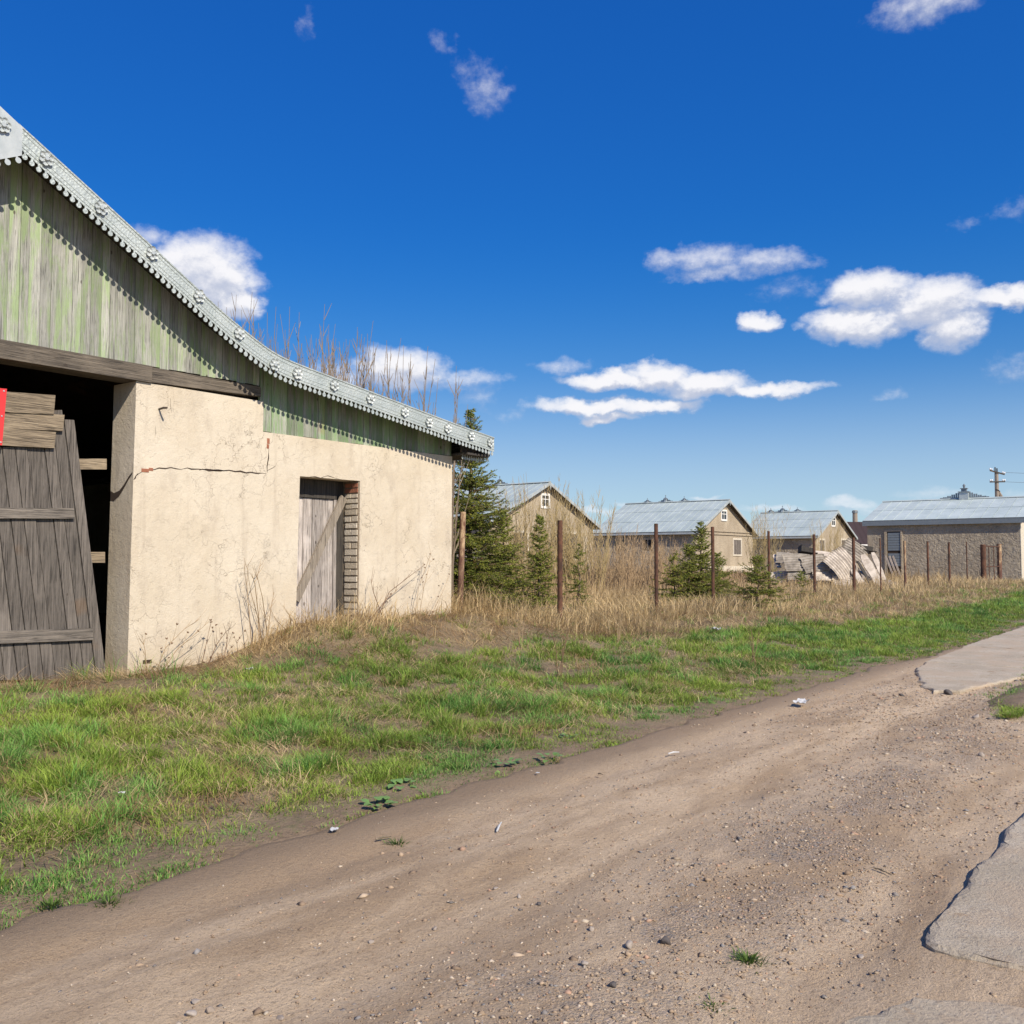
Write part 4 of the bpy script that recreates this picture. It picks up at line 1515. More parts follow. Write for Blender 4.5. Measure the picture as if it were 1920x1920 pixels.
# ------------------------------------------------------------------ dark roofed building, chimney, far trees, pole
ZF = 118.0
pA = at(1583, 976, ZF)
pB = at(1660, 976, ZF)
pE = at(1600, 1021, ZF)
bo = empty('brown_roofed_house', tuple(((pA + pB) / 2 * np.array([1, 1, 0]) + np.array([0, 0, .5])).tolist()), 'far house with dark brown metal roof behind the corrugated sheet pile', 'house', rz=YAW - PI / 2)
wdt = float(np.linalg.norm(pB - pA)) * .5 + 2
zE, zR = pE[2] - .5, pA[2] - .5
rf = MB().add([(-wdt, 0, zE), (wdt, 0, zE), (wdt, 4, zR), (-wdt, 4, zR), (wdt, 8, zE), (-wdt, 8, zE)], [(0, 1, 2, 3), (3, 2, 4, 5), (0, 3, 5), (1, 4, 2), (0, 5, 4, 1)])
link('roof', rf.mesh('roof'), 'roof_brown', bo)
link('wall', MB().box(-wdt + .5, wdt - .5, .6, 7.4, -1, zE - .01).mesh('wall'), 'stucco_tan', bo)
link('fascia', MB().box(-wdt, wdt, -.05, -.01, zE - .2, zE + .02).mesh('fascia'), 'white_paint', bo)
for k in range(-6, 7):
    link('rib', MB().add([(k * wdt / 6.5 - .03, -.02, zE + .02), (k * wdt / 6.5 + .03, -.02, zE + .02), (k * wdt / 6.5 + .03, 4, zR + .03), (k * wdt / 6.5 - .03, 4, zR + .03)], [(0, 1, 2, 3)]).mesh('rib'), 'roof_brown', bo)
pC = at(1603, 957, 150)
ch = empty('boiler_chimney', (pC[0], pC[1], .5), 'far grey boiler chimney rising above the brown roof', 'chimney')
link('shaft', MB().tube([(0, 0, 0), (0, 0, pC[2] * .6), (0, 0, pC[2] - .5)], [.5, .42, .38], 10).mesh('shaft'), 'pole_concrete', ch)
link('band', MB().tube([(0, 0, pC[2] - .9), (0, 0, pC[2] - .6)], [.46, .46], 10).mesh('band'), 'steel_grey', ch)

ZP = 92.0
pT = at(1868, 876, ZP)
pl = empty('utility_pole', (pT[0], pT[1], .5), 'concrete utility pole with two crossarms and white insulators behind the stucco building', 'pole', rz=YAW - PI / 2)
hp = pT[2] - .5
link('shaft', MB().tube([(0, 0, 0), (0, 0, hp * .5), (0, 0, hp - .5)], [.24, .20, .17], 8).mesh('shaft'), 'pole_concrete', pl)
link('tip', MB().box(-.16, -.08, -.05, .05, hp - .52, hp).box(.02, .1, -.05, .05, hp - .52, hp - .1).mesh('tip'), 'wood_dark', pl)
for dz, tilt in ((.52, -.28), (1.42, 0.02)):
    arm = link('crossarm', MB().obox((0, -.16, hp - dz), (1, 0, tilt), (0, 1, 0), (-tilt, 0, 1), .72, .06, .06).mesh('crossarm'), 'wood_dark', pl)
    for sx in (-.68, -.52, .52, .70):
        link('insulator', MB().tube([(sx, -.16, hp - dz + sx * tilt + .05), (sx, -.16, hp - dz + sx * tilt + .14), (sx, -.16, hp - dz + sx * tilt + .24)], [.03, .085, .05], 8).mesh('insulator'), 'ceramic', arm)
link('strut', MB().tube([(.1, .0, hp - 2.3), (1.25, .3, hp - 4.0), (3.2, .8, 0)], .15, 6).mesh('strut'), 'pole_concrete', pl)
link('strap', MB().tube([(-.2, -.1, hp - 2.1), (0, -.24, hp - 2.2), (.25, -.1, hp - 2.35)], .03, 5).mesh('strap'), 'steel_dark', pl)
for dz in (.52, 1.42):
    link('wire', MB().tube([(.7, -.16, hp - dz + .0), (9, -1.5, hp - dz - .5), (22, -3, hp - dz - .2)], .012, 4).mesh('wire'), 'steel_dark', pl)

# ================================================================== PILE OF CORRUGATED SHEETS
def corr_mesh(L, W, curl, seed, amp=.028):
    rr = np.random.default_rng(seed)
    nu, nv = 14, 40
    u = np.linspace(-L / 2, L / 2, nu)
    v = np.linspace(-W / 2, W / 2, nv)
    U, Vv = np.meshgrid(u, v, indexing='ij')
    Zz = amp * np.sin(Vv / .13 * 2 * PI * .9) + curl * (1 - (U / (L / 2)) ** 2) + .05 * (fbm(U * 1.5 + seed, Vv * 1.5, seed, 2) - .5)
    # broken ends
    U = U + np.where(np.abs(U) > L / 2 - .01, .18 * (fbm(Vv * 4, Vv * 0 + seed, seed, 3) - .5), 0)
    P = np.stack([U, Vv, Zz], -1).reshape(-1, 3)
    P2 = P - np.array([0, 0, .018])
    i, j = np.meshgrid(np.arange(nu - 1), np.arange(nv - 1), indexing='ij')
    a = (i * nv + j).ravel()
    Q = np.stack([a, a + nv, a + nv + 1, a + 1], -1)
    n = len(P)
    Q2 = Q[:, ::-1] + n
    bd = list(range(0, nv)) + [k * nv + nv - 1 for k in range(1, nu)] + [(nu - 1) * nv + k for k in range(nv - 2, -1, -1)] + [k * nv for k in range(nu - 2, 0, -1)]
    bd = np.array(bd)
    nb = np.roll(bd, -1)
    Q3 = np.stack([bd, bd + n, nb + n, nb], -1)[:, ::-1]
    return npmesh('corrugated_sheet', np.concatenate([P, P2]), quads=np.concatenate([Q, Q2, Q3[:, ::-1]]))


def heap_z(X, Y):
    r = np.sqrt((X / 3.6) ** 2 + (Y / 1.7) ** 2)
    ang = np.arctan2(Y, X)
    z = 1.25 * np.clip(1 - r, 0, 1) ** .8 + .35 * (fbm(X * 1.6 + 9, Y * 1.6, 91, 4) - .5) * np.clip(1.2 - r, 0, 1)
    return X, Y, z - .08


ZD = 50.0
hc = at(1560, 1060, ZD)
zgd = float(H(hc[0], hc[1]))
hrz = YAW - PI / 2
o = link('rubble_heap', gridmesh('rubble_heap', np.linspace(-3.8, 3.8, 70), np.linspace(-1.9, 1.9, 40), heap_z), 'rubble', None, (hc[0], hc[1], zgd), (0, 0, hrz))
tag(o, 'long low heap of grey rubble under the corrugated sheets', 'rubble')
SHEETS = [  # px, py (centre), depth offset, L, W, rot (deg x,y,z in heap frame), curl, mat, label
    (1497, 1055, -1.5, 1.9, 1.3, (58, 0, 8), .05, 'sheet_grey', 'grey corrugated sheet on the left slope of the pile, ribs slanting'),
    (1478, 1048, -.6, 1.5, 1.1, (40, 8, -15), .06, 'sheet_grey', 'small grey corrugated sheet at the far left end of the pile'),
    (1528, 1057, -1.6, 1.7, 1.2, (62, -6, 12), .08, 'sheet_grey', 'dark grey corrugated sheet in the middle front of the pile'),
    (1512, 1078, -1.8, 2.4, 1.0, (48, 2, 0), .04, 'sheet_grey', 'low grey corrugated sheet lying at the foot of the pile'),
    (1545, 1080, -1.9, 1.6, 1.0, (46, 5, 20), .05, 'sheet_white', 'pale corrugated sheet at the foot of the pile, near its middle'),
    (1572, 1066, -1.9, 2.2, 1.2, (66, 52, 0), .22, 'sheet_white', 'white curled corrugated sheet standing near the right of the pile'),
    (1588, 1062, -1.5, 2.4, 1.1, (66, 58, 0), .20, 'sheet_white', 'second white curled sheet, tucked behind the thick fence post'),
    (1603, 1035, -.9, 1.6, 1.3, (70, 35, 0), .10, 'sheet_grey', 'ribbed grey sheet standing up above the right end of the pile'),
    (1545, 1042, -.3, 2.2, 1.4, (18, 4, 10), .10, 'sheet_white', 'flat pale sheet lying on top of the pile'),
    (1590, 1090, -2.1, 1.9, .9, (52, 10, 0), .06, 'sheet_white', 'broken pale sheet at the foot of the right end'),
    (1470, 1082, -1.3, 1.6, .9, (50, -4, -8), .05, 'sheet_white', 'broken pale sheet at the left foot of the pile behind the low spruce'),
]
for k, (px, py, dd_, L, W, rt, curl, mt, lb) in enumerate(SHEETS):
    p = at(px, py, ZD + dd_)
    o = link('corrugated_sheet', corr_mesh(L * .8, W * .78, curl, 200 + k), mt, None, tuple(p), (R_(rt[0]), R_(rt[1]), hrz + R_(rt[2])))
    tag(o, lb, 'sheet', 'corrugated sheets dumped behind the fence')
PLKS = [
    ((1617, 1040), (1652, 1102), -2.0, .22, 'sheet_white', 'long white slab leaning down to the thin fence post'),
    ((1636, 1036), (1658, 1088), -1.6, .13, 'sheet_white', 'shorter white slab leaning behind the thin fence post'),
    ((1608, 1052), (1638, 1104), -2.2, .07, 'wood_dark', 'dark beam under the long leaning white slab'),
    ((1598, 1068), (1625, 1106), -2.4, .17, 'sheet_white', 'stubby white slab at the foot of the thick post'),
    ((1642, 1068), (1668, 1104), -1.4, .10, 'wood_debris', 'grey plank leaning right of the thin fence post'),
    ((1452, 1040), (1461, 1064), -.5, .12, 'wood_debris', 'upright plank stub at the left end of the pile'),
    ((1478, 1036), (1474, 1056), .3, .10, 'wood_debris', 'upright pale board stub on the pile behind the fence'),
]
for k, (pa, pb, dd_, w, mt, lb) in enumerate(PLKS):
    a = Vector(at(pa[0], pa[1], ZD + dd_ + .5))
    b = Vector(at(pb[0], pb[1], ZD + dd_ - .3))
    d = (b - a)
    L = d.length
    d.normalize()
    side = Vector(RT) - d * Vector(RT).dot(d)
    side.normalize()
    nn = d.cross(side)
    c = (a + b) / 2
    mb = MB()
    n = 7
    vs, fs = [], []
    for i in range(n):
        t = i / (n - 1)
        pc_ = a + d * (L * t) - c
        ww = w * (1 + random.uniform(-.15, .15)) * (.6 if i in (0,) else 1)
        for sx, sn in ((-1, -1), (1, -1), (1, 1), (-1, 1)):
            vs.append(pc_ + side * (ww * sx) + nn * (.03 * sn))
    for i in range(n - 1):
        for k2 in range(4):
            fs.append((i * 4 + k2, i * 4 + (k2 + 1) % 4, i * 4 + 4 + (k2 + 1) % 4, i * 4 + 4 + k2))
    fs += [(3, 2, 1, 0), tuple(range(4 * n - 4, 4 * n))]
    mb.add(vs, fs)
    o = link('broken_slab' if 'slab' in lb else 'plank', mb.mesh('plank'), mt, None, tuple(c))
    tag(o, lb, 'slab' if 'slab' in lb else 'plank', 'slabs and planks on the dump')
for (px, py, lb) in ((1515, 1037, 'dark open box shape lying on top of the corrugated pile'), (1625, 1034, 'dark tilted panel between the leaning white slabs')):
    p = Vector(at(px, py, ZD - .6))
    mb = MB()
    mb.obox((0, 0, 0), RT, FH, (0, 0, 1), .42, .3, .02)
    mb.obox(tuple(np.array(FH) * .3 + np.array([0, 0, .18])), RT, FH, (0, 0, 1), .42, .02, .2)
    mb.obox(tuple(-np.array(RT) * .42 + np.array([0, 0, .15])), RT, FH, (0, 0, 1), .02, .3, .18)
    o = link('wooden_crate', mb.mesh('wooden_crate'), 'wood_dark', None, tuple(p), (0, R_(15), 0))
    tag(o, lb, 'crate', 'slabs and planks on the dump')

# ================================================================== PLANTS
def spruce(px, py_top, Z, rad, label, seed, dens=1.0, py_base=None, gaps=0.0, tint=(1, 1, 1), bare=.05):
    rr = np.random.default_rng(seed)
    t = at(px, py_top, Z)
    x, y = float(t[0]), float(t[1])
    zg = float(H(x, y))
    h = float(t[2]) - zg
    par = empty('spruce_tree', (x, y, zg), label, 'spruce', 'young spruces along the old fence')
    mb = MB()
    k = 6
    mb.tube([(.03 * math.sin(i * 1.3 + seed), .03 * math.cos(i * 2.1 + seed), h * i / k) for i in range(k + 1)], [max(.006, .022 * h * (1 - i / k) ** .9) for i in range(k + 1)], 6)
    link('trunk', mb.mesh('trunk'), 'bark', par)
    segs = []      # twig segments: start, end
    nw = int(h / .125)
    for w in range(nw):
        tt = (w + rr.random()) / nw
        if tt < bare:
            continue
        z = h * tt
        nb = int(rr.integers(7, 11))
        a0 = rr.random() * 6.28
        for b_ in range(nb):
            if rr.random() < gaps:
                continue
            a = a0 + 6.283 * b_ / nb + rr.normal(0, .2)
            L = rad * (1 - tt) ** .85 * rr.uniform(.42, 1.25) + .07
            rise = .55 * (tt) + .02 + rr.normal(0, .10)
            n = max(3, int(L / .16))
            p = np.array([0, 0, max(.03, z + rr.normal(0, .05))])
            pts = [p]
            for s_ in range(n):
                f = (s_ + 1) / n
                d = np.array([math.cos(a), math.sin(a), rise - .38 * (1 - tt) * math.sin(f * 2.6) + .35 * f * f])
                d = d / np.linalg.norm(d)
                p = p + d * L / n
                pts.append(p)
            for s_ in range(n):
                segs.append((pts[s_], pts[s_ + 1]))
                d = pts[s_ + 1] - pts[s_]
                dn = d / np.linalg.norm(d)
                sd = np.array([-dn[1], dn[0], 0])
                rem = L * (1 - (s_ + .3) / n)
                for sg in (-1, 1):
                    l2 = (.05 + .5 * rem) * rr.uniform(.6, 1.1)
                    e = dn * .75 + sd * sg * rr.uniform(.6, .95) + np.array([0, 0, rr.normal(-.08, .12)])
                    e = e / np.linalg.norm(e) * l2
                    q0 = pts[s_] + d * rr.random()
                    segs.append((q0, q0 + e * .5))
                    q1 = q0 + e * .5
                    segs.append((q1, q1 + e * .5 + np.array([0, 0, -.02])))
                    if l2 > .22:
                        for sg2 in (-1, 1):
                            e2 = e * .35 + np.cross(e, [0, 0, 1]) * sg2 * .3
                            segs.append((q1, q1 + e2))
    S0 = np.array([s_[0] for s_ in segs])
    S1 = np.array([s_[1] for s_ in segs])
    Ls = np.linalg.norm(S1 - S0, axis=1)
    cnt = np.maximum(1, (Ls / .016 * dens * 1.9).astype(int))
    idx = np.repeat(np.arange(len(Ls)), cnt)
    N = len(idx)
    tpar = rr.random(N)
    base = S0[idx] + (S1 - S0)[idx] * tpar[:, None]
    dr = ((S1 - S0) / Ls[:, None])[idx]
    rnd = rr.normal(0, 1, (N, 3))
    perp = rnd - (rnd * dr).sum(1)[:, None] * dr
    perp /= np.linalg.norm(perp, axis=1)[:, None]
    nl = rr.uniform(.030, .055, N)
    tip = base + (dr * .62 + perp * .70) * nl[:, None]
    wv = np.cross(dr, perp) * .0085
    V = np.stack([base - wv, base + wv, tip], 1).reshape(-1, 3)
    T = np.arange(3 * N).reshape(-1, 3)
    rad_n = np.clip(np.linalg.norm(base[:, :2], axis=1) / (rad * (1 - base[:, 2] / h).clip(.05) ** .85 + .1), 0, 1.2)
    c0 = np.array([.065, .100, .020])
    c1 = np.array([.31, .32, .055])
    mixv = np.clip(rr.random(len(Ls))[idx] * .75 + rr.random(N) * .3, 0, 1)
    C = (c0 + (c1 - c0) * mixv[:, None]) * np.array(tint)
    dead = rr.random(len(Ls))[idx] < .06
    C[dead] = np.array([.17, .11, .05])
    C = np.repeat(C, 3, 0)
    tag(link('crown', npmesh('crown', V, tris=T, cols=C), 'needle', par), kind='stuff')
    mb = MB()
    for i in range(0, len(segs), 1):
        if Ls[i] > .08 and i % 2 == 0:
            mb.tube([segs[i][0], segs[i][1]], [.007, .004], 3, cap=False)
    tag(link('branches', mb.mesh('branches'), 'bark', par), kind='stuff')


spruce(882, 772, 21.5, 1.65, 'tallest spruce, dense and dark, beside the barn corner', 1, 1.0, gaps=.05, bare=.02)
spruce(942, 960, 22.2, .80, 'low bushy spruce at the right foot of the tallest spruce', 2, 1.0, tint=(.95, 1, .9), bare=.0)
spruce(1012, 972, 22.5, .70, 'slim young spruce with thin pale leader left of the nearest dark post', 3, .95, gaps=.05, bare=.02)
spruce(1085, 1020, 25, .42, 'thin sparse spruce just right of the nearest dark post', 4, .7, gaps=.35, tint=(.9, .9, 1))
spruce(1262, 1040, 27, .75, 'low yellowish spruce left of the spruce clump', 5, .8, gaps=.15, tint=(1.15, 1.1, 1), bare=0)
spruce(1314, 982, 29, .98, 'tall pointed spruce behind the fence, before the middle building', 6, 1.0, bare=0)
spruce(1292, 1020, 28.5, .75, 'shorter spruce on the left flank of the pointed spruce', 7, .9, bare=0)
spruce(1345, 1040, 30, .85, 'broad low spruce on the right flank of the pointed spruce', 8, .9, bare=0)
spruce(1420, 1044, 25.0, .98, 'wide low spruce with loose bottom branches in front of the sheet pile', 9, .9, gaps=.12, bare=.10)
spruce(1502, 1072, 30, .5, 'small scrappy spruce at the foot of the sheet pile', 10, .7, gaps=.4, bare=0)


def shrub(x, y, n, hmin, hmax, spread, mat_, label, seed, cat='shrub', name='bare_shrub', side=5, r0=.016, lean=.18, group='bare shrubs', sub=0.35):
    rr = random.Random(seed)
    zg = float(H(x, y))
    par = empty(name, (x, y, zg), label, cat, group)
    mb = MB()
    mt = MB()
    for i in range(n):
        a = rr.uniform(0, 6.28)
        d = spread * math.sqrt(rr.random())
        bx, by = d * math.cos(a) * .6, d * math.sin(a) * .6
        h = rr.uniform(hmin, hmax)
        lx, ly = math.cos(a) * lean * h * rr.uniform(.1, 1), math.sin(a) * lean * h * rr.uniform(.1, 1)
        ns = 6
        pts = []
        ph_ = rr.uniform(0, 6)
        for k in range(ns + 1):
            t = k / ns
            pts.append((bx + lx * t ** 1.2 + .03 * h * math.sin(ph_ + 3 * t) * .35, by + ly * t ** 1.2 + .03 * h * math.cos(ph_ + 2.4 * t) * .35, h * t - .05))
        mb.tube(pts, [r0 * (1 - .82 * k / ns) for k in range(ns + 1)], 4, cap=False)
        for s_ in range(side):
            t = rr.uniform(.25, .95)
            k = min(int(t * ns), ns - 1)
            f = t * ns - k
            p = Vector(pts[k]).lerp(Vector(pts[k + 1]), f)
            aa = rr.uniform(0, 6.28)
            L = h * rr.uniform(.10, sub) * (1.15 - t)
            dv = Vector((math.cos(aa) * .5, math.sin(aa) * .5, .9)).normalized()
            m1 = p + dv * L * .5 + Vector((0, 0, L * .05))
            mt.tube([p, m1, p + dv * L + Vector((0, 0, L * .16))], [r0 * .42, r0 * .3, r0 * .15], 3, cap=False)
    tag(link('stems', mb.mesh('stems'), mat_, par), kind='stuff')
    if mt.v:
        tag(link('twigs', mt.mesh('twigs'), mat_, par), kind='stuff')
    return par


# willow shoots rising behind the barn roof
W_ = [(13.5, 18.4, 32, 5.4, 7.4, 'leftmost bare willow clump showing above the barn roof'),
      (13.6, 17.3, 36, 5.2, 7.0, 'second bare willow clump from the left above the barn roof'),
      (13.7, 16.3, 38, 5.0, 6.8, 'bare willow clump above the roof, left of the white cloud top'),
      (13.8, 15.4, 38, 4.8, 6.6, 'bare willow clump above the roof, under the peak of the round cloud'),
      (13.9, 14.5, 38, 4.5, 6.3, 'bare willow clump above the roof, right of the round cloud peak'),
      (14.0, 13.7, 34, 4.0, 6.0, 'second bare willow clump from the right above the roof'),
      (14.2, 12.9, 22, 3.4, 5.2, 'rightmost bare willow clump above the low end of the barn roof')]
for i, (x, y, n, h0, h1, lb) in enumerate(W_):
    shrub(x, y, n, h0, h1, 1.1, 'twig_grey', lb, 40 + i, side=13, r0=.022, lean=.16, group='willow shoots behind the barn', sub=.26)
# thin shrubs by the back buildings
B_ = [((965, 25.0), 30, 1.6, 2.9, .8, 'yellowish bare shrub before the left end of the left building'),
      ((1000, 30.0), 34, 2.2, 4.0, 1.0, 'tall yellowish bare shrub against the gable under the attic window'),
      ((1090, 31.0), 34, 2.0, 3.8, 1.0, 'tall yellowish bare shrub at the right corner of the left building'),
      ((1050, 33.0), 26, 1.8, 3.2, .9, 'bare shrub behind the nearest dark post'),
      ((1150, 34.0), 34, 1.5, 2.6, 1.2, 'reddish bare thicket between the left and middle buildings'),
      ((1200, 36.0), 34, 1.4, 2.5, 1.2, 'bare thicket before the side wall of the middle building'),
      ((1250, 38.0), 26, 1.4, 2.4, 1.0, 'bare thicket left of the spruce clump by the middle building'),
      ((1430, 52.0), 22, 2.5, 4.4, .9, 'pale yellow shrub in front of the roof between the two right buildings'),
      ((1552, 56.0), 24, 2.0, 3.9, .9, 'pale yellow shrub growing against the farthest gable')]
for i, ((px, Z), n, h0, h1, sp, lb) in enumerate(B_):
    p = at(px, 1050, Z)
    shrub(float(p[0]), float(p[1]), int(n * 1.7), h0, h1, sp * 1.3, 'stalk' if 'reddish' in lb or 'thicket' in lb else 'twig_yellow', lb, 60 + i, side=14, r0=.017, lean=.24, group='bare shrubs by the farm buildings', sub=.35)

# shrub branches hanging into the big spruce and slender dead weeds by the wall
def weed(px, py, pts_list, label, mat_, heads, seed, r0=.006, Y=None, name='dry_weed', group='dead weed stalks along the barn wall'):
    """stalks given by photo points, standing just in front of the wall at y=Y"""
    Y = Y or YW - .25
    rr = random.Random(seed)
    p0 = on(1, px, py, Y)
    zg = float(H(p0[0], Y)) - .03
    par = empty(name, (p0[0], Y, zg), label, 'weed', group)
    mb, hd = MB(), MB()
    org = Vector((p0[0], Y, zg))
    for st in pts_list:
        P = []
        for i, (x, y) in enumerate(st):
            q_ = Vector(on(1, x, y, Y + rr.uniform(-.08, .08))) - org
            if i == 0:
                q_.z = min(q_.z, 0)
            P.append(q_)
        n = len(P)
        mb.tube(P, [r0 * (1 - .7 * i / (n - 1)) for i in range(n)], 4, cap=False)
        for i in range(1, n):
            for _ in range(3):
                t = rr.random()
                b = P[i - 1].lerp(P[i], t)
                d = (P[i] - P[i - 1]).normalized() + Vector((rr.uniform(-.9, .9), rr.uniform(-.5, .5), rr.uniform(-.2, .6)))
                L = rr.uniform(.05, .2)
                mb.tube([b, b + d * L * .5, b + d * L + Vector((0, 0, .02))], [r0 * .5, r0 * .35, r0 * .2], 3, cap=False)
                if rr.random() < heads:
                    c = b + d * L
                    for _k in range(4):
                        dv = Vector((rr.uniform(-1, 1), rr.uniform(-1, 1), rr.uniform(-.3, 1))) * .018
                        hd.tube([c, c + dv], [.009, .004], 4)
    tag(link('stalks', mb.mesh('stalks'), mat_, par), kind='stuff')
    if hd.v:
        tag(link('seed_heads', hd.mesh('seed_heads'), 'stalk_dark', par), kind='stuff')


weed(483, 1215, [[(487, 1225), (484, 1160), (470, 1110), (463, 1062)], [(474, 1130), (463, 1100), (458, 1070)]], 'thin bare sapling against the plaster left of the door', 'stalk', 0, 1, .007)
weed(505, 1225, [[(505, 1235), (500, 1180), (492, 1120), (482, 1080), (488, 1060)], [(500, 1180), (508, 1140), (514, 1110)], [(492, 1120), (478, 1095), (472, 1075)]], 'second, taller bare sapling against the plaster left of the door', 'stalk', 0, 2, .008)
weed(300, 1262, [[(290, 1265), (310, 1215), (345, 1180), (375, 1160)], [(300, 1265), (330, 1220), (370, 1185), (392, 1165)], [(275, 1262), (272, 1220), (266, 1190)]], 'leaning dead weeds with curled leaves beside the vent hole', 'stalk', .5, 3)
weed(400, 1260, [[(375, 1262), (385, 1215), (392, 1182)], [(385, 1262), (405, 1210), (425, 1183), (430, 1180)], [(415, 1250), (425, 1210), (428, 1185)], [(442, 1250), (445, 1220), (444, 1198)]], 'dead weeds with dark flat seed heads on the plaster', 'stalk_dark', .7, 4)
weed(700, 1150, [[(705, 1160), (730, 1110), (775, 1075), (795, 1060)], [(690, 1158), (720, 1130), (745, 1105)], [(720, 1160), (700, 1110), (695, 1085)]], 'tangled brown dead stalks right of the plank door', 'stalk_dark', .1, 5, .008)
weed(780, 1150, [[(777, 1158), (785, 1100), (800, 1060), (808, 1038)], [(785, 1160), (795, 1100), (806, 1055), (812, 1050)], [(805, 1160), (830, 1110), (842, 1080)]], 'tall thin weeds with small seed heads near the barn corner', 'stalk', .5, 6, .005)
weed(560, 1180, [[(545, 1190), (520, 1165), (505, 1140)], [(560, 1180), (540, 1150), (530, 1135)]], 'short dry stems on the mound at the foot of the door', 'stalk', .1, 7, .005)
# single tall stalks in the dry grass
def stalk_field(px, py, h, label, seed, Z=None, n=4):
    p = on(2, px, py, .3) if Z is None else at(px, py, Z)
    rr = random.Random(seed)
    x, y = float(p[0]), float(p[1])
    zg = float(H(x, y))
    par = empty('dry_weed', (x, y, zg), label, 'weed', 'dead weed stalks in the rough grass')
    mb = MB()
    for i in range(n):
        a = rr.uniform(0, 6.28)
        L = h * rr.uniform(.6, 1)
        e = (math.cos(a) * .18 * L, math.sin(a) * .18 * L, L)
        b = (rr.uniform(-.06, .06), rr.uniform(-.06, .06), -.03)
        mb.tube([b, (e[0] * .4, e[1] * .4, L * .5), e], [.007, .005, .002], 4, cap=False)
        for k in range(5):
            t = rr.uniform(.45, 1)
            a2 = rr.uniform(0, 6.28)
            l2 = L * .14
            c = Vector((e[0] * t, e[1] * t, L * t))
            mb.tube([c, c + Vector((math.cos(a2) * l2 * .6, math.sin(a2) * l2 * .6, l2 * .8))], [.003, .0015], 3, cap=False)
    tag(link('stalks', mb.mesh('stalks'), 'stalk' if seed % 2 else 'stalk_dark', par), kind='stuff')


SF = [(1050, 1240, .9, 'dark dead stalks standing in the grass below the nearest dark post'),
      (975, 1215, .7, 'dead stalks in front of the slim young spruce'),
      (1415, 1218, .75, 'pale broken stalk standing at the edge of the green verge'),
      (1160, 1195, .6, 'dead stalks in straw between the two nearest dark posts'),
      (1290, 1170, .5, 'dead stalks beside the dark hollow in the straw'),
      (905, 1175, .7, 'dead stalks just right of the barn corner'),
      (1700, 1145, .6, 'dead stalks in the straw before the stucco building')]
for i, (px, py, h, lb) in enumerate(SF):
    stalk_field(px, py, h, lb, 80 + i)

# ------------------------------------------------------------------ grass (uncountable)
def blades(P, az, lean, length, width, colr, bend=.6):
    N = len(P)
    d = np.stack([np.cos(az), np.sin(az), np.zeros(N)], -1)
    sd = np.stack([-np.sin(az), np.cos(az), np.zeros(N)], -1)
    sa = az + rng.uniform(-.9, .9, N)
    sd = np.stack([-np.sin(sa), np.cos(sa), np.zeros(N)], -1)
    up = np.array([0, 0, 1.0])
    l1 = lean
    l2 = np.clip(lean + bend, 0, 1.72)
    m = P + (d * np.sin(l1)[:, None] + up * np.cos(l1)[:, None]) * (length * .52)[:, None]
    t = m + (d * np.sin(l2)[:, None] + up * np.cos(l2)[:, None]) * (length * .48)[:, None]
    w = (sd * (width / 2)[:, None])
    V = np.stack([P - w, P + w, m - w * .8, m + w * .8, t], 1).reshape(-1, 3)
    b = (np.arange(N) * 5)[:, None]
    Q = b + np.array([[0, 1, 3, 2]])
    T = b + np.array([[2, 3, 4]])
    C = np.repeat(colr, 5, 0).reshape(N, 5, 3)
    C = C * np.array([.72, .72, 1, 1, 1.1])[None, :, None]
    return V, T, Q, C.reshape(-1, 3)


def visible(x, y, margin=60):
    dx, dy = x - CAM[0], y - CAM[1]
    Z = dx * FH[0] + dy * FH[1]
    X = dx * RT[0] + dy * RT[1]
    px = 960 + FPX * X / np.maximum(Z, .1)
    return (Z > 2.0) & (px > -160) & (px < 2080), Z


def scatter(n, x0, x1, y0, y1, power=1.3, ref=8.0):
    """points whose density falls off with distance, kept to the field of view"""
    x = rng.uniform(x0, x1, n)
    y = rng.uniform(y0, y1, n)
    v, Z = visible(x, y)
    keep = v & (rng.random(n) < np.clip((ref / np.maximum(Z, 1)) ** power, .0, 1))
    inbarn = (y > YW - .02) & (x < XC + .04) & (x > XCL)
    keep &= ~inbarn
    return x[keep], y[keep], Z[keep]


def dryness(x, y):
    """0 green .. 1 straw"""
    lim = np.interp(x, [0, 6, 9, 12, 15, 20, 26, 40, 70], [10.0, 9.9, 9.4, 8.8, 8.2, 7.9, 6.7, 7.2, 8.5])
    d = sstep(-.55, .55, y - lim + 1.3 * (fbm(x * .8, y * .8, 101, 3) - .5))
    mound = sstep(8.0, 9.0, x) * (1 - sstep(12.2, 13.5, x)) * sstep(8.9, 9.8, y)
    return np.clip(np.maximum(d, mound * .68), 0, 1)


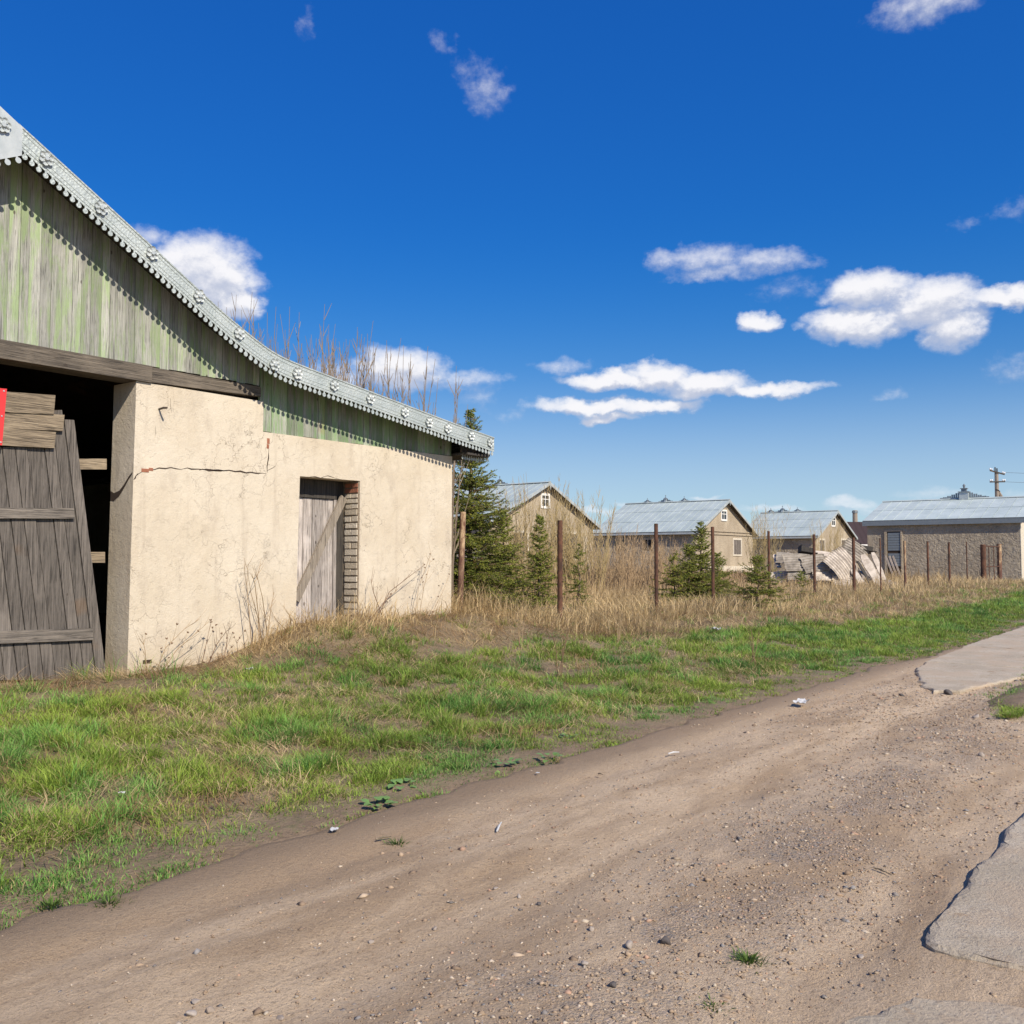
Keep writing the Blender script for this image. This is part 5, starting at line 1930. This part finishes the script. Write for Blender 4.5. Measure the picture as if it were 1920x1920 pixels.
def grass_green():
    Vs, Ts, Qs, Cs = [], [], [], []
    base = 0
    # tufts
    tx, ty, tZ = scatter(350000, .3, 75, 4.2, 12.5, 1.35, 7.8)
    e = road_edge(tx)
    patch = fbm(tx * 1.15, ty * 1.15, 111, 4)
    clump = fbm(tx * 3.6, ty * 3.6, 115, 3)
    dist_e = ty - e
    pr_ = (.10 + .90 * sstep(.30, .52, patch + .10 * sstep(.2, 2.0, dist_e))) * (.16 + .84 * sstep(.36, .58, clump))
    pr_ *= .40 * sstep(-.2, .0, dist_e) + .60 * sstep(-.05, .5, dist_e)
    pr_ *= 1 - .62 * sstep(6.2, 8.2, ty) * sstep(.44, .56, fbm(tx * .9, ty * .9, 118, 3)) * (tx < 17)
    pr_ *= 1 - .5 * sstep(.50, .60, fbm(tx * 1.4, ty * 1.4, 141, 4)) * (tx < 17)
    pr_ = np.maximum(pr_, .42 * sstep(-.05, .3, dist_e) * (dist_e < 1.6) * sstep(.30, .5, clump))
    pr_ *= (1 - .90 * dryness(tx, ty))
    pr_ = np.where(tx > 17, np.maximum(pr_, (1 - dryness(tx, ty)) * sstep(0, .5, dist_e) * .9), pr_)
    k = rng.random(len(tx)) < pr_
    tx, ty, tZ, clump, dist_e, patch = tx[k], ty[k], tZ[k], clump[k], dist_e[k], patch[k]
    # strip between the lanes
    sx = rng.uniform(10.6, 22, 2600)
    sy = 1.90 + rng.normal(0, .16, 2600) * sstep(10.4, 12.0, sx)
    vis, sZ = visible(sx, sy)
    sx, sy, sZ = sx[vis], sy[vis], sZ[vis]
    n0 = len(tx)
    tx, ty, tZ = np.r_[tx, sx], np.r_[ty, sy], np.r_[tZ, sZ]
    clump, dist_e, patch = np.r_[clump, np.full(len(sx), .4)], np.r_[dist_e, np.full(len(sx), .35)], np.r_[patch, np.full(len(sx), .6)]
    per = np.clip(rng.poisson(17, len(tx)), 5, 34)
    i = np.repeat(np.arange(len(tx)), per)
    N = len(i)
    hs = (.028 + .075 * sstep(.0, 1.2, dist_e) * (.35 + 1.2 * clump))
    hs = hs * (1 + .55 * sstep(.60, .70, clump))
    hs = np.where(np.abs(ty - 10.4) + np.abs(tx - 6.2) < .9, hs * 2.1, hs)
    hs *= 1 + .25 * sstep(12, 40, tZ)
    spread = .045 + .04 * rng.random(len(tx))
    a = rng.uniform(0, 2 * PI, N)
    r = np.abs(rng.normal(0, 1, N)) * spread[i]
    x = tx[i] + r * np.cos(a)
    y = ty[i] + r * np.sin(a)
    ok = ~((y > YW - .03) & (x < XC + .03))
    x, y, a, r, i = x[ok], y[ok], a[ok], r[ok], i[ok]
    N = len(x)
    z = np.where(i < n0, H(x, y) - .015, .045)
    az = a + rng.normal(0, .7, N)
    lean = np.clip(np.abs(rng.normal(.28, .22, N)) + r * 4.0, 0, 1.25)
    lg = hs[i] * rng.uniform(.55, 1.35, N)
    wd = rng.uniform(.0034, .0066, N) * (1 + .06 * np.maximum(tZ[i] - 8, 0))
    t = np.clip(.5 + 1.3 * (fbm(tx * .9, ty * .9, 121, 3) - .5) + rng.normal(0, .24, len(tx)), 0, 1)[i]
    c = np.array([.13, .225, .036]) * (1 - t)[:, None] + np.array([.345, .455, .072]) * t[:, None]
    blue = (fbm(tx * 1.7, ty * 1.7, 131, 2) > .56)[i]
    c = np.where(blue[:, None], c * np.array([.70, .95, 1.25]), c)
    c = c * rng.uniform(.75, 1.3, N)[:, None]
    yel = rng.random(N) < .12
    c[yel] = np.array([.40, .31, .15]) * rng.uniform(.7, 1.2, yel.sum())[:, None]
    V, T, Q, C = blades(np.stack([x, y, z], -1), az, lean, lg, wd, c, bend=.55)
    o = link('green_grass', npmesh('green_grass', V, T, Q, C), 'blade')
    tag(o, 'short green spring grass in tufts along the road verge', 'grass', kind='stuff')
    return N


def grass_dry():
    # matted thatch lying between the tufts
    x, y, Z = scatter(1250000, .3, 70, 4.6, 13, 1.45, 7.0)
    e = road_edge(x)
    p = (.25 + .75 * sstep(.40, .58, fbm(x * 1.0, y * 1.0, 141, 4))) * sstep(.25, 1.2, y - e) * .85
    d = dryness(x, y)
    p = np.maximum(p, d * .95)
    p = np.where((x > 16) & (d < .35), p * .18, p)
    k = rng.random(len(x)) < p
    x, y, Z, d = x[k], y[k], Z[k], d[k]
    ok = ~((y > YW - .04) & (x < XC + .03))
    x, y, Z, d = x[ok], y[ok], Z[ok], d[ok]
    N = len(x)
    z = H(x, y) + rng.uniform(-.01, .06, N)
    flow = fbm(x * .9, y * .9, 151, 2) * 12
    az = flow + rng.normal(0, .9, N)
    lean = np.clip(rng.normal(1.28, .22, N), .3, 1.62)
    lg = rng.uniform(.06, .19, N) * (1 + .8 * d)
    wd = rng.uniform(.0028, .0055, N) * (1 + .07 * np.maximum(Z - 8, 0))
    t = rng.random(N)[:, None]
    c = np.array([.32, .22, .105]) * (1 - t) + np.array([.84, .65, .37]) * t
    br = (fbm(x * 1.9, y * 1.9, 161, 3) > .55)
    c = np.where(br[:, None], c * np.array([.62, .54, .5]), c)
    V, T, Q, C = blades(np.stack([x, y, z], -1), az, lean, lg, wd, c, bend=.25)
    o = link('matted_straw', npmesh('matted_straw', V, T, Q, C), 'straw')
    tag(o, 'flattened pale straw matted between the green tufts', 'straw', kind='stuff')
    n1 = N
    # standing dry grass by and beyond the fence
    x, y, Z = scatter(2300000, 8, 95, 6.4, 44, 1.5, 10.5)
    d = dryness(x, y)
    dens = .22 + .78 * sstep(.40, .62, fbm(x * .7, y * .7, 171, 3))
    dens *= np.where(y < 9.8, np.where((x > 12.5) & (y > 8.3), .7, .3), 1.0) * np.where(Z > 34, .7, 1)
    k = (rng.random(len(x)) < sstep(.45, .9, d) * dens) & (np.hypot((x - 18.4) / 1.2, (y - 9.3) / .6) > 1)
    x, y, Z = x[k], y[k], Z[k]
    inb = (x > 62.5) & (y > 10.5) | ((x < XC + .05) & (y > YW - .05))
    x, y, Z = x[~inb], y[~inb], Z[~inb]
    N = len(x)
    z = H(x, y) - .02
    tallp = sstep(.5, .66, fbm(x * .45, y * .45, 181, 3))
    near = np.where(y < 10.3, np.where((x > 12.6) & (y > 8.8), .85, .5), 1.0)
    lg = (rng.uniform(.22, .55, N) + .38 * tallp * rng.random(N)) * near * np.where(y > 14, 1.35, 1)
    az = fbm(x * .5, y * .5, 191, 2) * 9 + rng.normal(0, 1.2, N)
    lean = np.clip(np.abs(rng.normal(.38, .42, N)), 0, 1.45)
    wd = rng.uniform(.0045, .008, N) * (1 + .06 * np.maximum(Z - 10, 0))
    t = rng.random(N)[:, None]
    c = np.array([.36, .245, .11]) * (1 - t) + np.array([.86, .67, .38]) * t
    red = sstep(13, 19, y)[:, None] * .7
    c = c * (1 - red) + red * (np.array([.33, .215, .12]) * (.6 + .8 * t))
    V, T, Q, C = blades(np.stack([x, y, z], -1), az, lean, lg, wd, c, bend=.6)
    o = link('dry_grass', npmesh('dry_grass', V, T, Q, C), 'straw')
    tag(o, 'standing dry straw coloured grass along the old fence', 'grass', kind='stuff')
    return n1, N


ng = grass_green()
nd = grass_dry()
print('blades', ng, nd)

# broad leaved plants on the verge
def leaf_plant(px, py, n, s, label, seed):
    p = on(2, px, py, .08)
    rr = random.Random(seed)
    x, y = float(p[0]), float(p[1])
    zg = float(H(x, y))
    par = empty('broadleaf_plant', (x, y, zg), label, 'plant', 'broad leaved weeds on the verge')
    for i in range(n):
        a = rr.uniform(0, 6.28)
        d = s * rr.uniform(.3, 1.4)
        L = s * rr.uniform(.7, 1.2)
        w = L * .42
        tilt = rr.uniform(.1, .7)
        nn = 6
        vs, fs = [], []
        for k in range(nn + 1):
            t = k / nn
            ww = w * math.sin(PI * min(1, .08 + t * .92)) * (1 + .12 * (-1) ** k)
            zz = L * t * math.sin(tilt) - .35 * L * t * t
            vs += [(L * t, -ww, zz + .15 * ww), (L * t, 0, zz), (L * t, ww, zz + .15 * ww)]
        for k in range(nn):
            b = k * 3
            fs += [(b, b + 1, b + 4, b + 3), (b + 1, b + 2, b + 5, b + 4)]
        link('leaf', MB().add(vs, fs).mesh('leaf', smooth=True), 'leaf', par, (d * math.cos(a), d * math.sin(a), .005 + rr.uniform(0, .03)), (0, 0, a + rr.uniform(-.6, .6)))


for i, (px, py, n, s, lb) in enumerate(((715, 1490, 12, .10, 'clump of broad green leaves near the road edge, the lowest one'), (760, 1455, 10, .09, 'clump of broad green leaves just above the lowest one by the road edge'),
                                        (950, 1415, 12, .09, 'broad leaved weed in short grass below the barn corner'), (1030, 1408, 9, .08, 'broad leaved weed right beside the fence end of the verge'),
                                        (1065, 1370, 8, .07, 'small broad leaved weed highest on the verge'), (520, 1215, 14, .07, 'dark leafy weed at the wall foot left of the mound'))):
    leaf_plant(px, py, n, s * .72, lb, 300 + i)

# grass tufts growing in the road
def tuft(px, py, n, h, label, seed):
    p = on(2, px, py, .0)
    rr = np.random.default_rng(seed)
    N = n
    a = rr.uniform(0, 6.28, N)
    r = np.abs(rr.normal(0, .035, N))
    P = np.stack([r * np.cos(a), r * np.sin(a), np.full(N, -.005)], -1)
    c = np.array([.09, .15, .03]) * rr.uniform(.6, 1.6, N)[:, None]
    V, T, Q, C = blades(P, a, np.clip(rr.normal(.7, .3, N), .1, 1.4), h * rr.uniform(.6, 1.3, N), rr.uniform(.004, .007, N), c, .5)
    zr_ = float(road_z(np.array([p[0]]), np.array([p[1]]))[0])
    o = link('grass_tuft', npmesh('grass_tuft', V, T, Q, C), 'blade', None, (p[0], p[1], zr_))
    tag(o, label, 'grass tuft', 'grass tufts in the dirt road', kind='stuff')


tuft(1402, 1808, 150, .045, 'single green grass tuft in the middle of the dirt road', 1)
tuft(1335, 1890, 60, .03, 'sparse flat grass tuft at the bottom of the dirt road', 2)
tuft(205, 1697, 140, .06, 'flat green tuft on the dirt below the verge', 3)
tuft(98, 1700, 90, .05, 'small grass tuft at the left edge of the dirt road', 4)
tuft(745, 1580, 70, .05, 'small green tuft at the bare road edge below the leafy weed', 5)

# ------------------------------------------------------------------ gravel and stones
ICO = None


def ico():
    t = (1 + 5 ** .5) / 2
    v = np.array([(-1, t, 0), (1, t, 0), (-1, -t, 0), (1, -t, 0), (0, -1, t), (0, 1, t), (0, -1, -t), (0, 1, -t), (t, 0, -1), (t, 0, 1), (-t, 0, -1), (-t, 0, 1)], float)
    v /= np.linalg.norm(v[0])
    f = np.array([(0, 11, 5), (0, 5, 1), (0, 1, 7), (0, 7, 10), (0, 10, 11), (1, 5, 9), (5, 11, 4), (11, 10, 2), (10, 7, 6), (7, 1, 8), (3, 9, 4), (3, 4, 2), (3, 2, 6), (3, 6, 8), (3, 8, 9), (4, 9, 5), (2, 4, 11), (6, 2, 10), (8, 6, 7), (9, 8, 1)])
    return v, f


IV, IF_ = ico()


def gravel():
    x = rng.uniform(1.8, 24, 260000)
    y = rng.uniform(.7, 4.6, 260000)
    v, Z = visible(x, y)
    band = np.exp(-((y - 2.0 - .25 * (fbm(x * .6, x * 0, 203, 2) - .5)) / .55) ** 2) * (.25 + 1.1 * sstep(.36, .62, fbm(x * 1.4, y * 1.4, 201, 3))) + .11
    band += .9 * np.exp(-(((x - 11.2) / 2.2) ** 2 + ((y - 3.0) / .9) ** 2))
    k = v & (rng.random(len(x)) < np.clip(band, 0, 1) * np.clip((6.5 / np.maximum(Z, 1)) ** 1.5, 0, 1) * .6) & (y < road_edge(x) - .1)
    k &= ~((y < 1.18) & ((x > 4.1) | (x < 3.7)))
    x, y, Z = x[k], y[k], Z[k]
    N = len(x)
    s = (.0035 + .006 * rng.random(N) ** 2.2 + .012 * (rng.random(N) > .965) * rng.random(N)) * (1 + .05 * np.maximum(Z - 5, 0))
    sc = np.stack([s * rng.uniform(.8, 1.5, N), s * rng.uniform(.7, 1.3, N), s * rng.uniform(.4, .8, N)], -1)
    a = rng.uniform(0, 6.28, N)
    z = road_z(x, y) + s * .05
    OV = np.array([(1, 0, 0), (-1, 0, 0), (0, 1, 0), (0, -1, 0), (0, 0, 1), (0, 0, -1)], float)
    OF = np.array([(0, 2, 4), (2, 1, 4), (1, 3, 4), (3, 0, 4), (2, 0, 5), (1, 2, 5), (3, 1, 5), (0, 3, 5)])
    L = (OV[None] * 1.15 + rng.uniform(-.38, .38, (N, 6, 3))) * sc[:, None, :]
    X = L[..., 0] * np.cos(a)[:, None] - L[..., 1] * np.sin(a)[:, None]
    Y = L[..., 0] * np.sin(a)[:, None] + L[..., 1] * np.cos(a)[:, None]
    V = np.stack([X + x[:, None], Y + y[:, None], L[..., 2] + z[:, None]], -1).reshape(-1, 3)
    T = (OF[None] + (np.arange(N) * 6)[:, None, None]).reshape(-1, 3)
    pal = np.array([(.36, .265, .18), (.29, .21, .145), (.40, .31, .22), (.20, .18, .165), (.24, .225, .215), (.44, .37, .29), (.38, .245, .17), (.50, .42, .32)])
    c = pal[rng.choice(len(pal), N, p=[.26, .24, .15, .09, .07, .07, .07, .05])] * rng.uniform(.75, 1.2, N)[:, None]
    o = link('gravel', npmesh('gravel', V, T, None, np.repeat(c, 6, 0)), 'pebble')
    tag(o, 'loose gravel scattered along the middle of the dirt road', 'gravel', kind='stuff')
    return N


print('gravel', gravel())
STONES = [(1246, 1770, .040, 1, 'dark angular stone beside the gravel in the road middle'), (1180, 1785, .032, 0, 'grey stone left of the dark angular stone'),
          (1098, 1822, .024, 0, 'round pale stone below the gravel patch'), (1108, 1745, .022, 0, 'pale stone at the left end of the gravel patch'),
          (367, 1877, .026, 0, 'pale round stone near the bottom left'), (358, 1898, .028, 0, 'grey stone right under the pale round stone, bottom left'),
          (392, 1893, .028, 0, 'flat pinkish stone at the bottom left'), (528, 1893, .022, 0, 'small upright pale stone at the bottom, left of centre'),
          (928, 1660, .020, 0, 'squarish stone below the verge with a dark shadow'), (973, 1672, .018, 0, 'pale pebble right of the squarish stone'),
          (1012, 1683, .020, 1, 'flat dark pebble right of the pale pebble'), (815, 1735, .020, 0, 'grey pebble alone on the smooth dirt'),
          (695, 1760, .020, 0, 'flat brownish stone on the smooth dirt'), (1780, 1301, .075, 1, 'black lump of asphalt at the broken end of the far concrete'),
          (1842, 1421, .042, 0, 'pale stone at the right near the grass strip'), (1830, 1348, .045, 0, 'yellowish stone left of the grass strip'),
          (1613, 1780, .022, 0, 'pale stone beside the corner of the broken slab'), (1432, 1497, .020, 0, 'small pale pebble in the rut of the road'),
          (1612, 1618, .022, 0, 'light stone above the pale stick in the road'), (1595, 1824, .018, 0, 'small stone below the slab corner'),
          (1690, 1306, .045, 1, 'dark lump left of the black asphalt lump'), (1150, 1862, .026, 1, 'dark stone near the bottom centre')]
for i, (px, py, s, dk, lb) in enumerate(STONES):
    p = on(2, px, py, .01)
    rr = np.random.default_rng(500 + i)
    v = IV.copy()
    # one subdivision by edge midpoints keeps stones angular but not crystalline
    V = list(map(tuple, v))
    mid = {}
    F2 = []
    for (a, b, c) in IF_:
        ms = []
        for (u, w) in ((a, b), (b, c), (c, a)):
            k = (min(u, w), max(u, w))
            if k not in mid:
                m_ = (np.array(V[u]) + np.array(V[w])) / 2
                mid[k] = len(V)
                V.append(tuple(m_ / np.linalg.norm(m_)))
            ms.append(mid[k])
        F2 += [(a, ms[0], ms[2]), (b, ms[1], ms[0]), (c, ms[2], ms[1]), tuple(ms)]
    V = np.array(V)
    V = V * (1 + rr.uniform(-.14, .14, (len(V), 1)))
    nrm = rr.normal(0, 1, (7, 3))
    nrm /= np.linalg.norm(nrm, axis=1)[:, None]
    for q_ in nrm:                       # flat broken faces
        dd_ = V @ q_
        V = V - np.clip(dd_ - .5, 0, None)[:, None] * q_
    s = s * .78
    V = V * np.array([rr.uniform(.9, 1.25), rr.uniform(.8, 1.1), rr.uniform(.6, .9)]) * s
    zr_ = float(road_z(np.array([p[0]]), np.array([p[1]]))[0])
    o = link('stone', npmesh('stone', V, np.array(F2)), 'stone_dark' if dk else 'stone', None, (p[0], p[1], zr_ + s * .25), (0, 0, rr.uniform(0, 6)))
    tag(o, lb, 'stone', 'stones on the dirt road')

# ------------------------------------------------------------------ litter and sticks
def scrap(px, py, s, label, seed, zoff=.03, flat=.35):
    p = on(2, px, py, .06 if py > 1350 else .2)
    zg = float(max(H(p[0], p[1]), .0)) + zoff
    rr = np.random.default_rng(seed)
    n = 9
    u = np.linspace(-1, 1, n)
    U, W = np.meshgrid(u, u, indexing='ij')
    Zz = flat * (fbm(U * 2.1 + seed, W * 2.1, seed, 3) - .3) * 1.6
    P = np.stack([U * s * (1 + .3 * (fbm(W * 2, U * 0, seed + 1, 2) - .5)), W * s * .7, Zz * s], -1).reshape(-1, 3)
    i, j = np.meshgrid(np.arange(n - 1), np.arange(n - 1), indexing='ij')
    a = (i * n + j).ravel()
    Q = np.stack([a, a + n, a + n + 1, a + 1], -1)
    N = n * n
    P2 = P - np.array([0, 0, .002])
    o = link('plastic_scrap', npmesh('plastic_scrap', np.concatenate([P, P2]), quads=np.concatenate([Q, Q[:, ::-1] + N])), 'plastic_white', None, (p[0], p[1], zg), (0, 0, rr.uniform(0, 6)))
    tag(o, label, 'litter', 'litter on the verge')


scrap(1502, 1290, .085, 'crumpled white plastic lying on the verge right of centre', 1, .04, .6)
scrap(1342, 1187, .08, 'crumpled white plastic bag beside the dark hollow in the straw', 2, .08, .8)
scrap(626, 1545, .03, 'thin white wrapper at the bare road edge', 3)
scrap(228, 1505, .022, 'small pale wrapper in the grass, left of the others', 4, .06)
scrap(465, 1273, .06, 'white rag against the foot of the wall', 5, .08, .6)
scrap(1008, 1441, .014, 'tiny white scrap in the short grass', 6)
for i, (a, b, lb) in enumerate((((932, 1552), (940, 1536), 'short white stick at the road edge'), ((1640, 1624), (1672, 1634), 'pale stick lying on the dirt near the slab'), ((1253, 1409), (1273, 1406), 'white straw piece where verge meets road'), ((705, 1568), (733, 1562), 'pale splinter on the bare soil at the verge'), ((1122, 1446), (1130, 1448), 'orange peel sized scrap beside the short grass'))):
    A, B = Vector(on(2, *a, .03)), Vector(on(2, *b, .03))
    for q_ in (A, B):
        q_.z = max(float(H(q_.x, q_.y)), float(road_z(np.array([q_.x]), np.array([q_.y]))[0]) if q_.y < 4.4 else -1) + .012
    c = (A + B) / 2
    o = link('stick', MB().tube([A - c, (A - c) * .1 + Vector((0, 0, .006)), B - c], [.006, .007, .004], 5).mesh('stick'), 'plastic_white' if 'white' in lb else 'wood_pale', None, tuple(c))
    tag(o, lb, 'stick', 'sticks and straws on the road edge')
